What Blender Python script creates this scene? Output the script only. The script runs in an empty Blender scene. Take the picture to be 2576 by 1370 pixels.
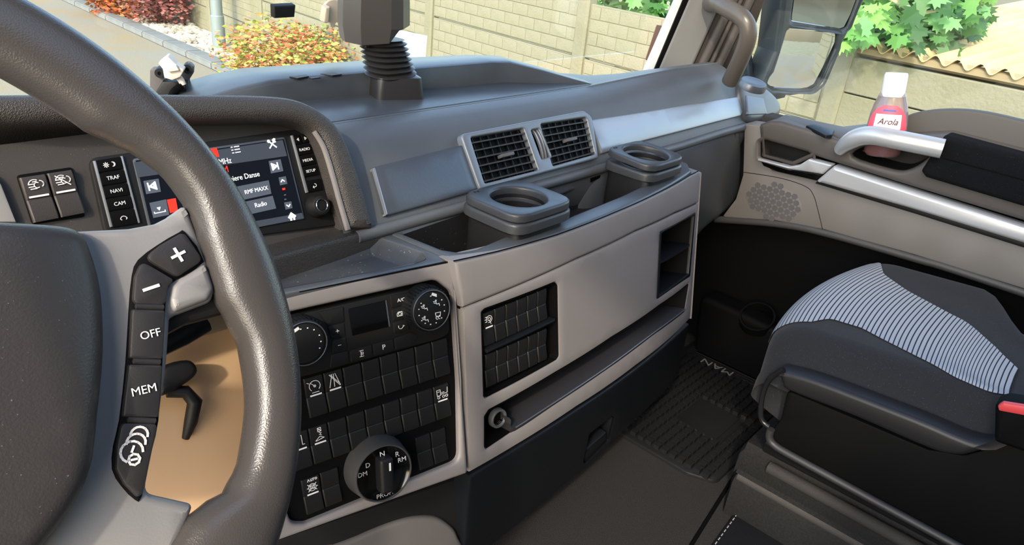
import bpy, bmesh, math, random
from mathutils import Vector, Matrix, geometry
random.seed(7)
S = bpy.context.scene
COL = S.collection
PI = math.pi
# ---------------------------------------------------------------- camera
YAW, PITCH, ROLL, FPX, IW, IH = 50.0, 25.7, 5.9, 1830.0, 2576, 1370
_y, _p, _r = (math.radians(a) for a in (YAW, PITCH, ROLL))
_d = Vector((math.sin(_y)*math.cos(_p), math.cos(_y)*math.cos(_p), -math.sin(_p)))
_r0 = Vector((math.cos(_y), -math.sin(_y), 0)); _u0 = _r0.cross(_d)
CR = math.cos(_r)*_r0 + math.sin(_r)*_u0
CU = -math.sin(_r)*_r0 + math.cos(_r)*_u0
cd = bpy.data.cameras.new('camera'); cam = bpy.data.objects.new('camera', cd); COL.objects.link(cam)
cd.sensor_width = 36; cd.lens = 36*FPX/IW; cd.clip_start = .02; cd.clip_end = 300
cam.matrix_world = Matrix((CR, CU, -_d)).transposed().to_4x4()
S.camera = cam
# ---------------------------------------------------------------- world, sun, exposure
wd = bpy.data.worlds.new('sky'); S.world = wd; wd.use_nodes = True
nt = wd.node_tree; nt.nodes.clear()
wo = nt.nodes.new('ShaderNodeOutputWorld'); bg = nt.nodes.new('ShaderNodeBackground')
sky = nt.nodes.new('ShaderNodeTexSky'); sky.sky_type = 'NISHITA'; sky.sun_disc = False
sky.sun_elevation = math.radians(38); sky.sun_rotation = math.radians(245); sky.air_density = 1.2; sky.dust_density = 2.5; sky.ozone_density = 1.2
bg.inputs['Strength'].default_value = .42
nt.links.new(sky.outputs[0], bg.inputs[0]); nt.links.new(bg.outputs[0], wo.inputs[0])
sl = bpy.data.lights.new('sun', 'SUN'); so = bpy.data.objects.new('sun', sl); COL.objects.link(so)
sl.energy = 1.6; sl.angle = math.radians(2.0); sl.color = (1, .9, .72)
so.rotation_euler = Vector((.80, .34, -.62)).to_track_quat('-Z', 'Y').to_euler()
S.view_settings.view_transform = 'Standard'; S.view_settings.look = 'None'
S.view_settings.gamma = 1; S.view_settings.use_curve_mapping = False
S.view_settings.exposure = 0.70
# ---------------------------------------------------------------- pixel -> point helpers
def ray(px, py):
    return CR*((px-IW/2)/FPX) - CU*((py-IH/2)/FPX) + _d
def on(px, py, P, n):
    r = ray(px, py); P = Vector(P); n = Vector(n); return r*(P.dot(n)/r.dot(n))
def onz(px, py, z): return on(px, py, (0, 0, z), (0, 0, 1))
def onx(px, py, x): return on(px, py, (x, 0, 0), (1, 0, 0))
def ony(px, py, y): return on(px, py, (0, y, 0), (0, 1, 0))
class Frame:
    def __init__(s, P, u, v):
        s.P = Vector(P); s.u = Vector(u).normalized(); v = Vector(v); s.v = (v-s.u*v.dot(s.u)).normalized(); s.n = s.u.cross(s.v)
    def px(s, x, y, h=0):
        q = on(x, y, s.P+s.n*h, s.n)-s.P; return (q.dot(s.u), q.dot(s.v))
    def pxs(s, pts, h=0): return [s.px(x, y, h) for x, y in pts]
    def w(s, a, b, h=0): return s.P+s.u*a+s.v*b+s.n*h
    def mat(s, a=0, b=0, h=0, rot=0):
        c, k = math.cos(rot), math.sin(rot)
        m = Matrix((s.u*c+s.v*k, s.v*c-s.u*k, s.n)).transposed().to_4x4(); m.translation = s.w(a, b, h); return m
    def local(s, a, b): return s
class Surf(Frame):                                   # curved sheet y = g(x, z)
    def __init__(s, g): s.g = g
    def px(s, x, y, h=0):
        r = ray(x, y); t0, t1 = .2, 4.0
        f = lambda t: r.y*t - (s.g(r.x*t, r.z*t)-h)
        for _ in range(60):
            t = (t0+t1)/2
            if f(t) > 0: t1 = t
            else: t0 = t
        return (r.x*t0, r.z*t0)
    def nrm(s, a, b):
        e = 1e-3; gx = (s.g(a+e, b)-s.g(a-e, b))/(2*e); gz = (s.g(a, b+e)-s.g(a, b-e))/(2*e)
        return Vector((gx, -1, gz)).normalized()
    def w(s, a, b, h=0): return Vector((a, s.g(a, b), b)) + s.nrm(a, b)*h
    def local(s, a, b):
        e = 1e-3; n = s.nrm(a, b); u = (s.w(a+e, b)-s.w(a-e, b)).normalized(); return Frame(s.w(a, b), u, n.cross(u))
# ---------------------------------------------------------------- objects
WM = {}
def link(o, parent, M=None):
    COL.objects.link(o); M = M or Matrix.Identity(4)
    if parent is not None:
        o.parent = parent; o.matrix_parent_inverse = WM[parent.name].inverted()
    o.matrix_basis = M; WM[o.name] = M.copy(); return o
def tag(o, label=None, cat=None, group=None, kind=None):
    if label: o['label'] = label
    if cat: o['category'] = cat
    if group: o['group'] = group
    if kind: o['kind'] = kind
    return o
def thing(name, label, cat, loc=(0, 0, 0), group=None, kind=None):
    o = bpy.data.objects.new(name, None); o.empty_display_size = .05
    return tag(link(o, None, Matrix.Translation(Vector(loc))), label, cat, group, kind)
def finish(me, m, sharp=35):
    if m is not None: me.materials.append(m)
    me.polygons.foreach_set('use_smooth', [True]*len(me.polygons))
    me.set_sharp_from_angle(angle=math.radians(sharp)); return me
def mk(name, bm, m, parent=None, sharp=35, M=None, doubles=1e-6):
    if doubles: bmesh.ops.remove_doubles(bm, verts=bm.verts, dist=doubles)
    me = bpy.data.meshes.new(name); bm.to_mesh(me); bm.free(); finish(me, m, sharp)
    return link(bpy.data.objects.new(name, me), parent, M)
def put(name, me, parent, M): return link(bpy.data.objects.new(name, me), parent, M)
# ---------------------------------------------------------------- 2-D outlines
def area(p): return sum(p[i-1][0]*p[i][1]-p[i][0]*p[i-1][1] for i in range(len(p)))/2
def ccw(p, sign=1): return list(p) if area(p)*sign > 0 else list(p)[::-1]
def rr(pts, r, n=4):
    out = []; N = len(pts)
    for i in range(N):
        p0, p1, p2 = Vector(pts[i-1]), Vector(pts[i]), Vector(pts[(i+1) % N])
        ri = r[i] if isinstance(r, (list, tuple)) else r
        a, b = (p0-p1), (p2-p1); la, lb = a.length, b.length
        if ri <= 0 or la < 1e-7 or lb < 1e-7: out.append(tuple(p1)); continue
        a /= la; b /= lb; cs = max(-.9999, min(.9999, a.dot(b))); ang = math.acos(cs)
        if ang > 3.0: out.append(tuple(p1)); continue
        t = min(ri/math.tan(ang/2), la*.48, lb*.48)
        A, B = p1+a*t, p1+b*t
        for k in range(n+1):
            s = k/n; q = A*(1-s)**2 + p1*2*s*(1-s) + B*s*s; out.append(tuple(q))
    return out
def rect(cx, cy, w, h): return [(cx-w/2, cy-h/2), (cx+w/2, cy-h/2), (cx+w/2, cy+h/2), (cx-w/2, cy+h/2)]
def circ(cx, cy, r, n=32, ry=None): return [(cx+r*math.cos(2*PI*k/n), cy+(ry or r)*math.sin(2*PI*k/n)) for k in range(n)]
def dens(p, step, closed=True):
    out = []; N = len(p)
    for i in range(N if closed else N-1):
        a, b = Vector(p[i]), Vector(p[(i+1) % N]); k = max(1, int(math.ceil((b-a).length/step)))
        for j in range(k): out.append(tuple(a+(b-a)*(j/k)))
    if not closed: out.append(tuple(p[-1]))
    return out
def offs(p, d):
    N = len(p); out = []
    for i in range(N):
        a, b, c = Vector(p[i-1]), Vector(p[i]), Vector(p[(i+1) % N])
        e1, e2 = (b-a), (c-b)
        if e1.length < 1e-9: e1 = e2
        if e2.length < 1e-9: e2 = e1
        e1 = e1.normalized(); e2 = e2.normalized(); n1, n2 = Vector((-e1.y, e1.x)), Vector((-e2.y, e2.x))
        m = n1+n2; k = max(.35, 1+n1.dot(n2)); out.append(tuple(b+m*(d/k)))
    return out
def inside(p, x, y):
    c = False; N = len(p)
    for i in range(N):
        x0, y0 = p[i-1]; x1, y1 = p[i]
        if (y0 > y) != (y1 > y) and x < (x1-x0)*(y-y0)/(y1-y0)+x0: c = not c
    return c
def spl(pts, n=6, closed=False):                     # Catmull-Rom through points of any dimension
    P = [Vector(p) for p in pts]; N = len(P); out = []
    for i in range(N if closed else N-1):
        if closed: a, b, c, d = P[i-1], P[i], P[(i+1) % N], P[(i+2) % N]
        else: a, b, c, d = P[max(i-1, 0)], P[i], P[i+1], P[min(i+2, N-1)]
        for k in range(n):
            t = k/n; out.append(.5*((2*b)+(c-a)*t+(2*a-5*b+4*c-d)*t*t+(3*b-a-3*c+d)*t**3))
    if not closed: out.append(P[-1])
    return [tuple(p) for p in out]
def cdt(loops, step):
    vs, es = [], []
    for L in loops:
        o = len(vs); vs += [Vector(p) for p in L]; es += [(o+i, o+(i+1) % len(L)) for i in range(len(L))]
    if step:
        xs = [p[0] for p in loops[0]]; ys = [p[1] for p in loops[0]]
        nx, ny = int((max(xs)-min(xs))/step), int((max(ys)-min(ys))/step)
        for i in range(1, nx+1):
            for j in range(1, ny+1):
                x, y = min(xs)+i*step, min(ys)+j*step+(step*.5 if i % 2 else 0)
                if inside(loops[0], x, y) and not any(inside(h, x, y) for h in loops[1:]):
                    if min((v.x-x)**2+(v.y-y)**2 for v in vs) > (step*.35)**2 or len(vs) > 4000: vs.append(Vector((x, y)))
    r = geometry.delaunay_2d_cdt(vs, es, [], 0, 1e-7)
    V, F = r[0], []
    for f in r[2]:
        cx = sum(V[i].x for i in f)/len(f); cy = sum(V[i].y for i in f)/len(f)
        if inside(loops[0], cx, cy) and not any(inside(h, cx, cy) for h in loops[1:]): F.append(f)
    return V, F
def sheet_bm(W, outer, holes, h1, h0, r=.001, seg=2, step=None, dome=None, back=True, bm=None):
    bm = bm or bmesh.new()
    L = [ccw(outer)]+[ccw(h, -1) for h in holes]
    if step: L = [dens(l, step) for l in L]
    r = min(r, abs(h1-h0)*.98)
    D = dome or (lambda a, b: 0)
    top = [offs(l, r) if r else l for l in L]
    V, F = cdt(top, step)
    bv = [bm.verts.new(W(v.x, v.y, h1+D(v.x, v.y))) for v in V]
    def face(vs):
        try: bm.faces.new(vs)
        except ValueError: pass
    for f in F: face([bv[i] for i in f])
    for l, t in zip(L, top):
        N = len(l); prev = None
        rings = []
        for j in range(seg+1 if r else 1):
            an = (j/seg*PI/2) if r else 0
            s = 1-math.sin(an); hh = h1-r*(1-math.cos(an))
            if r: pts = [((1-s)*p[0]+s*q[0], (1-s)*p[1]+s*q[1]) for p, q in zip(l, t)]
            else: pts = l
            rings.append([bm.verts.new(W(p[0], p[1], hh+D(p[0], p[1]))) for p in pts])
        rings.append([bm.verts.new(W(p[0], p[1], h0)) for p in l])
        for A, B in zip(rings, rings[1:]):
            for i in range(N): face([A[i], B[i], B[(i+1) % N], A[(i+1) % N]])
    if back:
        V, F = cdt(L, None)
        bv = [bm.verts.new(W(v.x, v.y, h0)) for v in V]
        for f in F: face([bv[i] for i in reversed(f)])
    return bm
def sheet(name, fr, outer, h1, h0, m, parent=None, holes=(), r=.001, seg=2, step=None, dome=None, back=True, sharp=40):
    bm = sheet_bm(fr.w, outer, list(holes), h1, h0, r, seg, step, dome, back)
    return mk(name, bm, m, parent, sharp)
def recess(name, fr, outline, h, depth, m, parent=None, taper=0, r=0, step=None):
    """open box sunk behind an opening"""
    bm = bmesh.new(); l = ccw(outline)
    if step: l = dens(l, step)
    t = offs(l, taper) if taper else l
    A = [bm.verts.new(fr.w(p[0], p[1], h)) for p in l]; B = [bm.verts.new(fr.w(p[0], p[1], h-depth)) for p in t]
    N = len(l)
    for i in range(N): bm.faces.new([A[(i+1) % N], B[(i+1) % N], B[i], A[i]][::-1])
    V, F = cdt([t], None); bv = [bm.verts.new(fr.w(v.x, v.y, h-depth)) for v in V]
    for f in F: bm.faces.new([bv[i] for i in f])
    return mk(name, bm, m, parent)
def loft_bm(rings, closed=True, caps=True, bm=None):
    bm = bm or bmesh.new(); R = [[bm.verts.new(p) for p in r] for r in rings]; N = len(rings[0])
    for A, B in zip(R, R[1:]):
        for i in range(N if closed else N-1):
            try: bm.faces.new([A[i], A[(i+1) % N], B[(i+1) % N], B[i]])
            except ValueError: pass
    if caps and closed:
        for r, fl in ((R[0], True), (R[-1], False)):
            try: bm.faces.new(r[::-1] if fl else r)
            except ValueError: pass
    return bm
def loft(name, rings, m, parent=None, closed=True, caps=True, sharp=40):
    bm = loft_bm(rings, closed, caps); bmesh.ops.remove_doubles(bm, verts=bm.verts, dist=1e-6)
    bmesh.ops.recalc_face_normals(bm, faces=bm.faces); return mk(name, bm, m, parent, sharp)
def tube_bm(pts, rad, n=12, bm=None, caps=True, flat=1.0, up=None):
    P = [Vector(p) for p in pts]; N = len(P); rings = []; pn = None
    for i in range(N):
        t = (P[min(i+1, N-1)]-P[max(i-1, 0)]).normalized()
        if pn is None:
            ref = Vector(up) if up else (Vector((0, 0, 1)) if abs(t.z) < .9 else Vector((1, 0, 0)))
            pn = (ref-t*ref.dot(t)).normalized()
        else: pn = (pn-t*pn.dot(t)).normalized()
        b = t.cross(pn); r = rad[i] if isinstance(rad, (list, tuple)) else rad
        rings.append([P[i]+pn*(r*flat*math.cos(2*PI*k/n))+b*(r*math.sin(2*PI*k/n)) for k in range(n)])
    return loft_bm(rings, True, caps, bm)
def tube(name, pts, rad, m, parent=None, n=12, flat=1.0, up=None, sharp=50):
    bm = tube_bm(pts, rad, n, None, True, flat, up); bmesh.ops.recalc_face_normals(bm, faces=bm.faces); return mk(name, bm, m, parent, sharp)
def lathe_bm(M, prof, n=32, bm=None, sx=1, sy=1):
    rings = [[M @ Vector((r*sx*math.cos(2*PI*k/n), r*sy*math.sin(2*PI*k/n), z)) for k in range(n)] for r, z in prof]
    return loft_bm(rings, True, False, bm)
def lathe(name, M, prof, m, parent=None, n=32, sx=1, sy=1, sharp=35):
    bm = lathe_bm(M, prof, n, None, sx, sy); bmesh.ops.remove_doubles(bm, verts=bm.verts, dist=1e-6); bmesh.ops.recalc_face_normals(bm, faces=bm.faces); return mk(name, bm, m, parent, sharp)
def box_bm(bm, c, s, M=None):
    q = bmesh.ops.create_cube(bm, size=1)['verts']
    for v in q:
        v.co = Vector((v.co.x*s[0]+c[0], v.co.y*s[1]+c[1], v.co.z*s[2]+c[2]))
        if M: v.co = M @ v.co
    return bm
def bbox(name, c, s, m, parent=None, bev=.003, M=None, seg=2):
    bm = bmesh.new(); box_bm(bm, c, s, M)
    if bev: bmesh.ops.bevel(bm, geom=bm.edges[:], offset=bev, segments=seg, affect='EDGES', profile=.6)
    return mk(name, bm, m, parent)
def text(name, body, fr, a, b, size, m, parent, h=.0006, rot=0, align='CENTER', bold=0., shear=0, sx=1, h0=None):
    cu = bpy.data.curves.new(name, 'FONT'); cu.body = body; cu.size = size; cu.align_x = align; cu.align_y = 'CENTER'
    cu.extrude = .00015; cu.shear = shear; cu.resolution_u = 3
    o = bpy.data.objects.new(name, cu); COL.objects.link(o)
    dg = bpy.context.evaluated_depsgraph_get(); me = bpy.data.meshes.new_from_object(o.evaluated_get(dg))
    bpy.data.objects.remove(o); bpy.data.curves.remove(cu)
    lf = fr.local(a, b)
    M = lf.mat(a, b, h, rot) if lf is fr else lf.mat(0, 0, h, rot)
    me.transform(M @ Matrix.Diagonal((sx, 1, 1, 1))); me.materials.clear(); me.materials.append(m)
    me.name = name
    return link(bpy.data.objects.new(name, me), parent)
def strokes(name, fr, a, b, lines, wd, m, parent, h=.0006, sc=1., rot=0, th=.0003):
    """flat printed symbol: polylines given in a unit square round (0,0)"""
    bm = bmesh.new(); lf = fr.local(a, b); c, k = math.cos(rot), math.sin(rot)
    oa, ob = (a, b) if lf is fr else (0, 0)
    for L in lines:
        P = [Vector((oa+sc*(x*c-y*k), ob+sc*(x*k+y*c))) for x, y in L]
        for p, q in zip(P, P[1:]):
            t = (q-p)
            if t.length < 1e-9: continue
            t.normalize(); nn = Vector((-t.y, t.x))*wd/2; e = t*wd*.4
            pts = [p-e-nn, q+e-nn, q+e+nn, p-e+nn]
            A = [bm.verts.new(lf.w(x.x, x.y, h)) for x in pts]; B = [bm.verts.new(lf.w(x.x, x.y, h-th)) for x in pts]
            bm.faces.new(A)
            for i in range(4): bm.faces.new([A[i], B[i], B[(i+1) % 4], A[(i+1) % 4]])
    return mk(name, bm, m, parent, doubles=0)
def arc(cx, cy, r, a0, a1, n=10): return [(cx+r*math.cos(math.radians(a0+(a1-a0)*k/n)), cy+r*math.sin(math.radians(a0+(a1-a0)*k/n))) for k in range(n+1)]
# ---------------------------------------------------------------- materials
def C(r, g, b): return tuple((x/12.92 if x <= .04045 else ((x+.055)/1.055)**2.4) for x in (r/255, g/255, b/255))
def mat(name, col, rough=.5, metal=0, bump=None, var=None, spec=.5, coat=0, emit=None, trans=0, aniso=None, sheen=0, speck=None):
    m = bpy.data.materials.new(name); m.use_nodes = True; nt = m.node_tree; b = nt.nodes['Principled BSDF']
    b.inputs['Base Color'].default_value = (*col, 1); b.inputs['Roughness'].default_value = rough; b.inputs['Metallic'].default_value = metal
    b.inputs['Specular IOR Level'].default_value = spec; b.inputs['Coat Weight'].default_value = coat
    b.inputs['Transmission Weight'].default_value = trans; b.inputs['Sheen Weight'].default_value = sheen
    if emit: b.inputs['Emission Color'].default_value = (*emit[0], 1); b.inputs['Emission Strength'].default_value = emit[1]
    tc = nt.nodes.new('ShaderNodeTexCoord'); src = tc.outputs['Object']
    if var or speck:
        mx = nt.nodes.new('ShaderNodeMix'); mx.data_type = 'RGBA'; mx.inputs['A'].default_value = (*col, 1)
        if var:
            n = nt.nodes.new('ShaderNodeTexNoise'); n.inputs['Scale'].default_value = var[0]; n.inputs['Detail'].default_value = 4
            nt.links.new(src, n.inputs['Vector']); r = nt.nodes.new('ShaderNodeMapRange'); r.inputs['From Min'].default_value = .35; r.inputs['From Max'].default_value = .65
            nt.links.new(n.outputs['Fac'], r.inputs['Value']); nt.links.new(r.outputs[0], mx.inputs['Factor']); mx.inputs['B'].default_value = (*var[1], 1)
            last = mx.outputs['Result']
        else: last = None
        if speck:                                     # dust: sparse bright dots
            vo = nt.nodes.new('ShaderNodeTexNoise'); vo.inputs['Scale'].default_value = speck[0]; vo.inputs['Detail'].default_value = 1; nt.links.new(src, vo.inputs['Vector'])
            r2 = nt.nodes.new('ShaderNodeMapRange'); r2.inputs['From Min'].default_value = speck[1]; r2.inputs['From Max'].default_value = speck[1]+.05; nt.links.new(vo.outputs['Fac'], r2.inputs['Value'])
            m2 = nt.nodes.new('ShaderNodeMix'); m2.data_type = 'RGBA'; m2.inputs['B'].default_value = (*speck[2], 1)
            if last: nt.links.new(last, m2.inputs['A'])
            else: m2.inputs['A'].default_value = (*col, 1)
            nt.links.new(r2.outputs[0], m2.inputs['Factor']); last = m2.outputs['Result']
        nt.links.new(last, b.inputs['Base Color'])
    if bump:
        kind = bump[2] if len(bump) > 2 else 'noise'
        if kind == 'noise': t = nt.nodes.new('ShaderNodeTexNoise'); t.inputs['Detail'].default_value = 2; out = t.outputs['Fac']
        else: t = nt.nodes.new('ShaderNodeTexVoronoi'); out = t.outputs['Distance']
        t.inputs['Scale'].default_value = bump[0]; nt.links.new(src, t.inputs['Vector'])
        bn = nt.nodes.new('ShaderNodeBump'); bn.inputs['Strength'].default_value = bump[1]; bn.inputs['Distance'].default_value = bump[3] if len(bump) > 3 else .001
        nt.links.new(out, bn.inputs['Height']); nt.links.new(bn.outputs[0], b.inputs['Normal'])
    return m
def glassmat(name, tint=(1, 1, 1), refl=.08, rough=.0):
    m = bpy.data.materials.new(name); m.use_nodes = True; nt = m.node_tree; nt.nodes.clear()
    o = nt.nodes.new('ShaderNodeOutputMaterial'); t = nt.nodes.new('ShaderNodeBsdfTransparent'); t.inputs[0].default_value = (*tint, 1)
    g = nt.nodes.new('ShaderNodeBsdfGlossy'); g.inputs['Roughness'].default_value = rough
    fr = nt.nodes.new('ShaderNodeLayerWeight'); fr.inputs['Blend'].default_value = .5
    pw = nt.nodes.new('ShaderNodeMath'); pw.operation = 'POWER'; pw.inputs[1].default_value = 4; nt.links.new(fr.outputs['Facing'], pw.inputs[0])
    md = nt.nodes.new('ShaderNodeMath'); md.operation = 'MULTIPLY_ADD'; md.inputs[1].default_value = .5; md.inputs[2].default_value = refl*.3; nt.links.new(pw.outputs[0], md.inputs[0])
    mx = nt.nodes.new('ShaderNodeMixShader'); nt.links.new(md.outputs[0], mx.inputs[0]); nt.links.new(t.outputs[0], mx.inputs[1]); nt.links.new(g.outputs[0], mx.inputs[2]); nt.links.new(mx.outputs[0], o.inputs[0])
    return m
M = dict(
    grey=mat('warm grey plastic', C(134, 129, 128), .45, bump=(900, .12)),
    greyd=mat('darker grey plastic', C(96, 93, 92), .5, bump=(900, .12)),
    dash=mat('slate grey grained dashboard skin', C(94, 97, 100), .42, bump=(1500, .3), var=(9, C(88, 90, 93))),
    dashtop=mat('slate grey tray plastic', C(80, 84, 88), .34, bump=(900, .15), var=(14, C(72, 75, 79))),
    leather=mat('dark grained leather skin', C(66, 62, 59), .42, bump=(900, .7, 'vor', .0008)),
    fascia=mat('dark brown grey fascia plastic', C(64, 60, 57), .5, bump=(1200, .2), speck=(900, .74, C(130, 120, 112))),
    silver=mat('brushed silver trim', C(165, 168, 172), .36, metal=.6, bump=(300, .05)),
    silverdark=mat('brushed dark silver trim', C(105, 110, 117), .36, metal=.6, bump=(300, .08)),
    black=mat('matte black plastic', C(25, 25, 26), .5, bump=(900, .12), spec=.35),
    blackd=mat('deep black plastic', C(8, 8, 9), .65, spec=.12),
    blackb=mat('blue black plastic', C(18, 21, 25), .42, bump=(1100, .1), spec=.35),
    gloss=mat('gloss black', C(10, 10, 11), .12),
    white=mat('white print', C(235, 235, 235), .6),
    whitem=mat('light grey print', C(170, 170, 172), .6),
    carpet=mat('charcoal carpet', C(42, 41, 42), .95, bump=(700, 1.0, 'noise', .002), var=(800, C(64, 62, 60)), spec=.1),
    chrome=mat('chrome', C(200, 202, 206), .15, metal=1),
)
# ================================================================ the cab shell
FZ = -.88                                            # cab floor
cabgrey = mat('light cab lining', C(150, 148, 145), .8)
cabdark = mat('dark cab lining', C(40, 40, 41), .85, bump=(500, .3))
def struct(o): o['kind'] = 'structure'; return o
fr_floor = Frame((0, 0, FZ), (1, 0, 0), (0, 1, 0))
struct(sheet('floor', fr_floor, [(-.62, -1.25), (1.56, -1.25), (1.56, .98), (-.62, .98)], 0, -.05, M['carpet'], r=0))
fr_l = Frame((-.60, 0, 0), (0, 1, 0), (0, 0, 1)); fr_r = Frame((1.53, 0, 0), (0, -1, 0), (0, 0, 1))
WTOP = .52
wl = struct(sheet('wall_left', fr_l, [(-1.25, FZ), (1.0, FZ), (1.0, -.2), (.83, .8), (-1.25, .8)], 0, -.06, cabgrey, holes=[rr([(-.55, -.60), (.80, -.60), (.80, -.3), (.70, .66), (-.55, .66)], .06)], r=.004))  # hole widened to an unseen open doorway that lets more daylight in
pr = lambda x, y: fr_r.px(x, y)
wr = struct(sheet('wall_right', fr_r, [(1.25, FZ), (-.97, FZ), (-.97, -.30), (-.80, -.28), (-.70, .8), (1.25, .8)], 0, -.05, cabdark, holes=[rr([(.42, -.325), (-.74, -.325), (-.655, WTOP), (.42, WTOP)], .05)], r=.004))
fr_b = Frame((0, -1.25, 0), (-1, 0, 0), (0, 0, 1))
struct(sheet('wall_back', fr_b, [(.62, FZ), (-1.56, FZ), (-1.56, .8), (.62, .8)], 0, -.05, cabgrey, r=0))
fr_c = Frame((0, 0, .8), (1, 0, 0), (0, -1, 0))
struct(sheet('ceiling', fr_c, [(-.62, 1.25), (1.56, 1.25), (1.56, -.83), (-.62, -.83)], 0, -.05, cabgrey, r=0, holes=[rr([(.0, -.3), (.9, -.3), (.9, .5), (.0, .5)], .05)]))  # unseen roof hatch, added so that daylight reaches the interior
fr_f = Frame((0, .97, 0), (1, 0, 0), (0, 0, 1))
struct(sheet('wall_front', fr_f, [(-.62, FZ), (1.56, FZ), (1.56, -.335), (-.62, -.335)], 0, -.04, M['blackd'], r=0))
glass = glassmat('window glass', (.97, .99, .98), .09)
ws = Frame((0, 1.0, -.26), (1, 0, 0), (0, -.17, 1))
struct(sheet('window_1', ws, [(-.6, 0), (1.57, 0), (1.57, 1.06), (-.6, 1.06)], 0, -.005, glass, r=0))
struct(sheet('window_2', fr_r, [(.47, -.36), (-.78, -.36), (-.68, WTOP+.03), (.47, WTOP+.03)], -.022, -.027, glass, r=0))
# ================================================================ dashboard
dash = thing('dashboard', 'wide slate grey truck dashboard with top tray and silver trim strips', 'dashboard', (.9, .7, -.45))
prof = [(.72, -.52), (.64, -.40), (.632, -.356), (.634, -.344), (.641, -.331), (.662, -.298), (.683, -.265), (.695, -.2545), (.71, -.246), (.7285, -.2400), (.7290, -.2402), (.7293, -.2420), (.7303, -.2420), (.7306, -.2402), (.745, -.2400), (.79, -.2400), (.86, -.2400), (.90, -.245), (.96, -.25), (.98, -.30)]
rings = []
for x in (.455, .50, .55, .7, .85, 1.0, 1.035, 1.1, 1.2, 1.3, 1.38, 1.43, 1.47):
    e = max(0, x-1.03)/.44
    ring = []
    for k, (y, z) in enumerate(prof):
        zz, yy = z, y
        if k >= 6: zz = z+.010*min(1, e*1.6)-(max(0, y-.745)*.30*min(1, e*2) if x > 1.03 else 0)
        if x > 1.03 and 10 <= k <= 12: zz = z+.010*min(1, e*1.6)+.002
        ring.append((x, yy, zz))
    rings.append(ring)
loft('upper_pad', rings, M['dash'], dash, closed=False)
tray = Frame((0, 0, -.2398), (1, 0, 0), (0, 1, 0))
sheet('tray_mat', tray, [(.42, .737), (1.035, .737), (.905, .812), (.42, .845)], .0006, -.002, M['dashtop'], dash, r=.0005)
# raised wall round the back of the tray
path = [((.36, .852), .004, .03, .10), ((.455, .846), .024, .035, .10), ((.50, .843), .030, .035, .10), ((.62, .836), .032, .03, .09), ((.77, .826), .033, .03, .09), ((.875, .818), .034, .03, .08), ((.905, .806), .034, .025, .075), ((.96, .778), .022, .02, .06), ((1.01, .753), .009, .014, .04), ((1.045, .737), .001, .01, .02)]
rings = []
for i, ((x, y), hz, sl_, wdt) in enumerate(path):
    a = Vector(path[max(i-1, 0)][0]); b = Vector(path[min(i+1, len(path)-1)][0]); t = (b-a).normalized(); nn = Vector((-t.y, t.x)); p = Vector((x, y)); z0 = -.241
    q = [(0, -.004), (0, 0), (sl_*.10, hz*.80), (sl_*.18, hz*.95), (sl_*.32, hz), (sl_*.5+.03, hz), (wdt*.9, hz*.96), (wdt, hz*.8), (wdt+.01, -.02)]
    rings.append([(p.x+nn.x*d, p.y+nn.y*d, z0+h) for d, h in q])
loft('tray_wall', rings, M['dashtop'], dash, closed=False)
dp = Frame((0, .641, -.33), (1, 0, 0), (0, .536, .844))   # face that carries the vents
def slot(name, pts):                                  # three small demister slots on the wall's top
    f = Frame((0, 0, -.2095), (1, 0, 0), (0, 1, 0)); sheet(name, f, f.pxs(pts), .0004, -.001, M['black'], dash, r=0)
sheet('cowl', Frame((0, 0, -.246), (1, 0, 0), (0, 1, 0)), [(-.60, .80), (.47, .80), (.47, .97), (-.60, .97)], 0, -.02, M['dash'], dash, r=.003)
slot('vent_slot', [(728, 193), (770, 188), (777, 192), (748, 197)]); slot('vent_slot', [(806, 186), (838, 183), (860, 187), (836, 190)]); slot('vent_slot', [(778, 196), (800, 193), (806, 195), (785, 198)])
# trims
sheet('trim_strip', dp, rr(dp.pxs([(929, 424), (1160, 366), (1205, 478), (962, 547)]), [.006, .001, .001, .006]), .006, -.004, M['silverdark'], dash, r=.003, step=.02)
sheet('trim_strip', dp, rr(dp.pxs([(1478, 303), (1600, 285), (1855, 244), (1864, 258), (1862, 286), (1858, 293), (1600, 360), (1508, 389)]), .004), .006, -.004, M['silver'], dash, r=.003, step=.03, dome=lambda a, b: -.18*(b-.02)**2*6)
sheet('trim_edge', dp, dp.pxs([(930, 427), (936, 425), (968, 541), (963, 545)]), .0068, .0, M['silver'], dash, r=.0008)
# long padded lip under the trims
tube('lower_lip', [(x, .633, -.3445+(.003 if x > 1.2 else 0)) for x in (.47, .7, .95, 1.2, 1.35, 1.46)], .008, M['dash'], dash, n=10)
# right-hand body below the trim
gb = Frame((0, .636, 0), (1, 0, 0), (0, 0, 1))
sheet('lower_body', gb, spl(gb.pxs([(1500, 417), (1650, 372), (1840, 313), (1862, 311), (1868, 340), (1867, 440), (1858, 492), (1830, 535), (1775, 582), (1740, 610), (1600, 640), (1450, 620)]), 4, True), .004, -.12, M['dashtop'], dash, r=.03, seg=5, step=.03, dome=lambda a, b: .004-.25*(b+.43)**2)
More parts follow.
